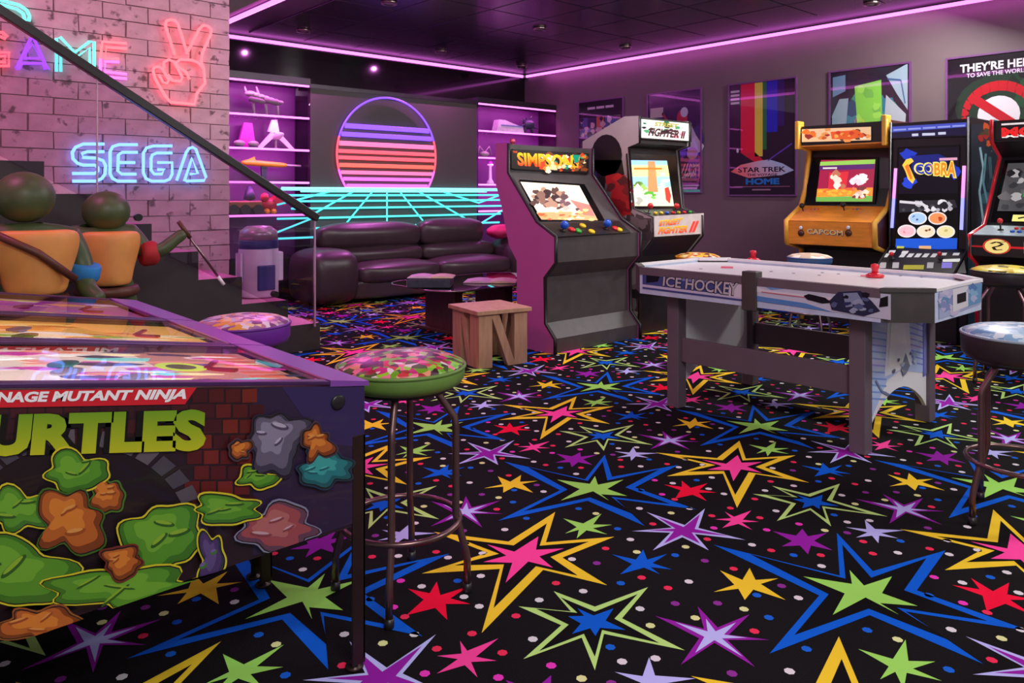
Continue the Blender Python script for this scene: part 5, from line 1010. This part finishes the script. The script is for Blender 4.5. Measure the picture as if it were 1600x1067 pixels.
# ------------------------------------------------------------------ pinball machines
PURP = mat('purple_powder_coat', (134, 74, 168), .3, .2, .05, 20); CABS = mat('dark_plum_cabinet', (40, 26, 36), .4, 0, .1, 5); LEGB = mat('dark_bronze_leg', (62, 44, 42), .35, .6, .1, 20)
PGL = glassmat('playfield_glass', (250, 248, 250), .45)
XF, SL = 1.05, .156
def pinball(label, ya, yb, pal, seed, bands):
    t = thing('pinball_machine', label, 'pinball machine', (XF-.6, (ya+yb)/2, 0)); zf = .757; zt = lambda x: zf+(XF-x)*SL; xb = -.32; zl = .385
    prof = [V(XF, ya, zl), V(XF, ya, zt(XF)-.012), V(xb, ya, zt(xb)-.012), V(xb, ya, zl)]
    for k, y in enumerate((ya, yb-.022)):
        o = obj('cabinet_side', MB().prism([V(q.x, y, q.z) for q in prof], V(0, .022, 0)), CABS, t)
        if k == 0: near = o
        else: far = o
    obj('front_board', MB().box((XF-.022, ya+.022, zl), (XF, yb-.022, zf-.012)), CABS, t)
    obj('back_board', MB().box((xb, ya+.022, zl), (xb+.022, yb-.022, zt(xb)-.02)), CABS, t)
    obj('bottom_board', MB().box((xb+.022, ya+.022, zl), (XF-.022, yb-.022, zl+.02)), BLACK, t)
    sl = V(-1, 0, SL)
    for y in (ya-.006, yb-.026): obj('side_rail', MB().obox(V(XF-.101, y, zt(XF-.101)-.008), sl*(XF-.101-xb), V(0, .032, 0), V(0, 0, .010), .002), mat('dark_violet_rail', (74, 42, 90), .3, .3), t)
    lb = MB().prism([V(XF+.012, ya-.006, zf-.012), V(XF+.012, ya-.006, zf), V(XF-.10, ya-.006, zt(XF-.10)+.004), V(XF-.10, ya-.006, zt(XF-.1)-.012)], V(0, yb-ya+.012, 0)); obj('lockdown_bar', lb, PURP, t)
    obj('glass_top', MB().prism([V(XF-.1, ya+.024, zt(XF-.1)-.004), V(xb, ya+.024, zt(xb)-.004), V(xb, yb-.028, zt(xb)-.004), V(XF-.1, yb-.028, zt(XF-.1)-.004)], V(0, 0, .004)), PGL, t)
    pd = .022
    pf = obj('playfield', MB().prism([V(XF-.1, ya+.022, zt(XF-.1)-pd), V(xb, ya+.022, zt(xb)-pd), V(xb, yb-.022, zt(xb)-pd), V(XF-.1, yb-.022, zt(XF-.1)-pd)], V(0, 0, -.01)), BLACK, t)
    L_, W_ = XF-.1-xb, yb-ya-.044
    a = Art((0, 0, 0), (0, 0, 1), f=lambda u, v: V(XF-.1-L_*u, ya+.022+W_*v, zt(XF-.1-L_*u)-pd)); a.n = UP*.3
    bands(a); rn = random.Random(seed); a.build('playfield_print', DIMLIT, pf)
    # bumpers, posts, flippers
    for k in range(5):
        u, v = rn.uniform(.3, .8), rn.uniform(.2, .8); q = a.f(u, v); c_ = rn.choice(pal)
        obj('bumper', MB().lathe([(.022, 0), (.02, .004), (.034, .007), (.034, .011), (.02, .014), (0, .015)], q, 16), mat('bumper_%d_%d_%d' % c_, c_, .3), pf)
    for v, s_ in ((.36, 1), (.64, -1)): q = a.f(.12, v); obj('flipper', MB().obox(q+V(0, 0, .005), V(-.05, .07*s_, 0).normalized()*.085, V(.014, .01*s_, 0), V(0, 0, .008), .002), BC['red'], pf)
    for lx, ly in ((XF-.035, ya-.004), (XF-.035, yb-.05), (xb+.02, ya-.004), (xb+.02, yb-.05)):
        b = MB(); b.box((lx, ly, .02), (lx+.038, ly+.008, .62), .002); b.box((lx+(.03 if lx > 0 else 0), ly, .03), (lx+(.038 if lx > 0 else .008), ly+.052, .62), .002); L2 = obj('leg', b, LEGB, t)
        obj('leg_leveler', MB().lathe([(.024, 0), (.024, .008), (.008, .012), (.008, .04)], (lx+.02, ly+.026, 0), 12), LEGB, L2)
    for zc in (.44, .60): obj('coin_door' if zc < .5 else 'plunger_plate', MB().box((XF, (ya+yb)/2-.12, zc-.045), (XF+.008, (ya+yb)/2+.12, zc+.05), .003), BLACK, t)
    bb = obj('backbox', MB().box((xb-.16, ya, zt(xb)+.02), (xb+.1, yb-.005, zt(xb)+.66), .006), CABS, t)
    obj('back_neck', MB().box((xb-.1, ya+.03, zt(xb)-.06), (xb+.03, yb-.03, zt(xb)+.03)), CABS, t)
    g = Art((0, 0, 0), (1, 0, 0), f=lambda u, v: V(xb+.102, ya+(yb-ya)*u, zt(xb)+.05+.58*v)); g.n = V(1, 0, 0); g.rect(0, 0, 1, 1, (150, 90, 50), 1); g.scatter(30, .05, .05, .95, .95, pal, .05, .14, 2, seed); g.build('backglass', DIMLIT, bb)
    return t, near, far, zt
def bands1(a):
    a.rect(0, 0, 1, 1, (226, 205, 190), 1); a.rect(.0, 0, .25, 1, (190, 130, 110), 2); a.scatter(80, .02, .03, .98, .97, [(245, 240, 235), (120, 220, 210), (200, 60, 160), (90, 70, 130), (250, 240, 170), (210, 190, 220), (60, 50, 80), (230, 150, 120)], .03, .08, 3, 21); a.oval(.2, .55, .05, .12, (200, 230, 60), 7); a.oval(.2, .55, .03, .07, (60, 70, 40), 8); a.scatter(14, .5, .1, .98, .9, [(255, 250, 240), (240, 225, 215)], .05, .1, 8, 22)
    for k in range(9): a.rect(.02, .08+.1*k, .1, .13+.1*k, (206, 96, 50), 8)
def bands2(a):
    a.rect(0, 0, 1, 1, (240, 180, 90), 1); a.rect(.45, .55, 1, 1, (244, 178, 70), 2); a.scatter(70, .02, .03, .98, .6, [(245, 225, 180), (200, 120, 60), (120, 150, 190), (250, 240, 225), (150, 180, 60), (210, 170, 210)], .03, .08, 3, 31); a.scatter(30, .3, .6, .98, .95, [(250, 200, 100), (230, 150, 50), (250, 220, 150), (200, 120, 40)], .05, .1, 4, 33)
def bands3(a):
    a.rect(0, 0, 1, 1, (170, 90, 150), 1); a.rect(.2, .6, 1, .9, (160, 50, 170), 2); a.scatter(60, .02, .03, .98, .97, [(236, 190, 130), (110, 120, 190), (200, 210, 80), (240, 220, 230), (190, 60, 170), (240, 160, 90)], .03, .08, 3, 41)
t1, near, far, zt = pinball('nearest pinball machine with green lettering on its dark brick printed side', 1.77, 2.385, [(230, 60, 60), (240, 220, 60), (60, 190, 180), (240, 240, 240), (200, 60, 170)], 3, bands1)
pinball('middle pinball machine with an orange lit playfield', 2.41, 3.035, [(240, 160, 50), (240, 230, 200), (90, 130, 200), (150, 190, 60)], 4, bands2)
pinball('farthest pinball machine of the row, beside the mannequins', 3.065, 3.82, [(200, 60, 180), (240, 200, 90), (90, 120, 210)], 5, bands3)
# printed side of the nearest machine
a = Art((0, 1.77-.001, 0), (0, -1, 0)); NV = (44, 30, 58)
def bottom(x): return 824+(530-x)*.338
def rail(x): return 600
XS = [-260, 0, 130, 260, 390, 530, 569]
a.poly([(-220, 612), (569, 603), (569, 812), (-220, 1076)], (40, 22, 30), 1)
a.poly([(395, 605), (569, 603), (569, 812), (395, 868)], NV, 2); a.poly([(440, 604), (569, 603), (569, 700), (500, 690)], (50, 36, 82), 3)
rb = random.Random(12)
for r in range(8):
    for k in range(9):
        x = 300+k*26+(13 if r % 2 else 0)-r*2; y = 608+r*24
        if x+24 > 408+6*r*(r < 4): continue
        a.poly([(x, y), (x+23, y-1), (x+23, y+20), (x, y+21)], rb.choice([(92, 26, 24), (110, 34, 26), (78, 22, 24), (64, 20, 26)]), 3)
for r in range(3):
    for k in range(13): a.poly([(-40+k*28+(14 if r % 2 else 0), 632+24*r), (-15+k*28+(14 if r % 2 else 0), 631+24*r), (-15+k*28+(14 if r % 2 else 0), 652+24*r), (-40+k*28+(14 if r % 2 else 0), 653+24*r)], rb.choice([(66, 24, 30), (54, 22, 30)]), 2)
ar = [(120+175*math.cos(math.pi+math.pi*k/18), 838+142*math.sin(math.pi+math.pi*k/18)) for k in range(19)]
a.poly(ar+[(295, 880), (-55, 990)], (30, 18, 24), 4)
for k in range(18):
    th0, th1 = math.pi+math.pi*k/18+.02, math.pi+math.pi*(k+1)/18-.02
    a.poly([(120+r_*math.cos(t_), 838+.82*r_*math.sin(t_)) for r_, t_ in ((175, th0), (175, th1), (205, th1), (205, th0))], rb.choice([(84, 74, 84), (70, 62, 74), (92, 82, 90)]), 5)
a.poly([(-220, 612), (306, 605), (288, 631), (-220, 640)], (204, 30, 44), 7)
a.text('TEENAGE MUTANT NINJA', ((-52, 612.5), (294, 607), (288, 627), (-52, 634)), (240, 232, 236), 9, .045, .15)
for off, c_, L_, bo in ((0, (16, 12, 10), 10, .13), (0, lambda u, v: (int(110+75*(1-v)), int(150+35*(1-v)), 30), 13, .06)):
    a.text('TURTLES', ((-88, 648), (318, 638), (322, 703), (-90, 714)), c_, L_, bo, .08)
# free form slime splashes with yellow rims (no figures)
GRS = [(58, 110, 30), (82, 140, 38), (106, 160, 46), (44, 88, 26), (132, 168, 46)]
ORS = [(120, 56, 22), (176, 92, 36), (206, 120, 44), (150, 70, 28), (210, 140, 70)]
def splat(cx, cy, rx, ry, sd, L, cols=GRS, rim=(206, 190, 40), clip=True):
    r_ = random.Random(sd); n = 48; A_ = [(r_.uniform(.05, .13), r_.uniform(0, 6.28), k) for k in (2, 3, 4, 5, 7)]
    def ringp(k_, ox=0, oy=0, sc=1):
        P = []
        for i in range(n):
            t_ = 2*math.pi*i/n; q = 1+sum(am*math.sin(k*t_+ph) for am, ph, k in A_)
            x = cx+ox+(rx*q-k_)*sc*math.cos(t_); y = cy+oy+(ry*q-k_)*sc*math.sin(t_)
            if clip: y = min(y, bottom(x)-2)
            P.append((x, y))
        return P
    a.poly(ringp(0), rim, L); a.poly(ringp(3), (24, 22, 16), L+.6); a.poly(ringp(5), cols[0], L+1.2); a.poly(ringp(5, -rx*.06, -ry*.1, .84), cols[3], L+1.8) if False else a.poly(ringp(5, -rx*.05, -ry*.08, .86), cols[1], L+1.8)
    a.poly(ringp(5, -rx*.12, -ry*.2, .55), cols[2], L+2.4)
    for j in range(3):
        x, y = cx+rx*r_.uniform(-.6, .4), cy+ry*r_.uniform(-.55, .3); s_ = r_.uniform(.12, .22); ro = r_.uniform(-.8, .3)
        if y+ry*s_ < bottom(x)-4: a.oval(x, y, rx*s_*1.4, ry*s_*.5, cols[3], L+3+j*.1, 14, ro); a.oval(x-1, y-2, rx*s_*1.1, ry*s_*.3, cols[4], L+3.4+j*.1, 14, ro)
splat(118, 736, 52, 32, 1, 14); splat(30, 795, 60, 34, 4, 18); splat(108, 812, 56, 50, 2, 22, ORS, (60, 96, 30)); splat(250, 836, 66, 52, 3, 26); splat(350, 792, 56, 24, 6, 30); splat(325, 872, 24, 44, 17, 33, [(46, 50, 66), (74, 50, 100), (90, 70, 120), (60, 110, 40), (110, 90, 140)]); splat(400, 745, 34, 18, 23, 12); splat(165, 772, 30, 30, 25, 12, ORS, (70, 110, 36)); splat(20, 890, 88, 56, 7, 36)
splat(200, 915, 130, 36, 8, 40); splat(60, 968, 64, 30, 9, 44, ORS, (140, 80, 36)); splat(185, 870, 34, 26, 19, 47, ORS, (110, 40, 30))
SVS = [(60, 54, 74), (96, 88, 110), (130, 122, 146), (74, 64, 90), (170, 160, 180)]
splat(430, 690, 48, 50, 11, 14, SVS, (40, 30, 50), False); splat(505, 730, 46, 30, 12, 18, [(24, 84, 92), (36, 116, 122), (56, 150, 150), (30, 90, 100), (80, 176, 170)], (30, 50, 70), False); splat(432, 824, 62, 38, 13, 22, [(96, 60, 80), (150, 70, 76), (170, 96, 96), (130, 60, 70), (190, 150, 160)], (130, 124, 150)); splat(492, 690, 26, 28, 15, 21, ORS, (70, 50, 60), False); splat(372, 700, 20, 18, 16, 21, ORS, (70, 50, 60), False)
a.build('side_print', artmat('satin_side_print', 0, .35, .15), near)
pill(near, 'side_bolt', on_y(527, 628, 1.77), V(0, -1, 0), .02, .008, BLACK)
# mirrored banner reflection painted back to front on the nearest machine's far inner wall
a = Art((0, 2.385-.023, 0), (0, -1, 0)); a.poly([(-150, 541), (200, 541), (186, 557), (-150, 557)], (196, 40, 56), 1); a.text('MUTANT NINJA', ((186, 543), (-95, 543), (-95, 555), (180, 555)), (236, 224, 228), 3, .03); a.poly([(200, 541), (405, 542), (415, 556), (190, 557)], (90, 76, 92), 1); a.build('inner_reflection', PRINT, far)
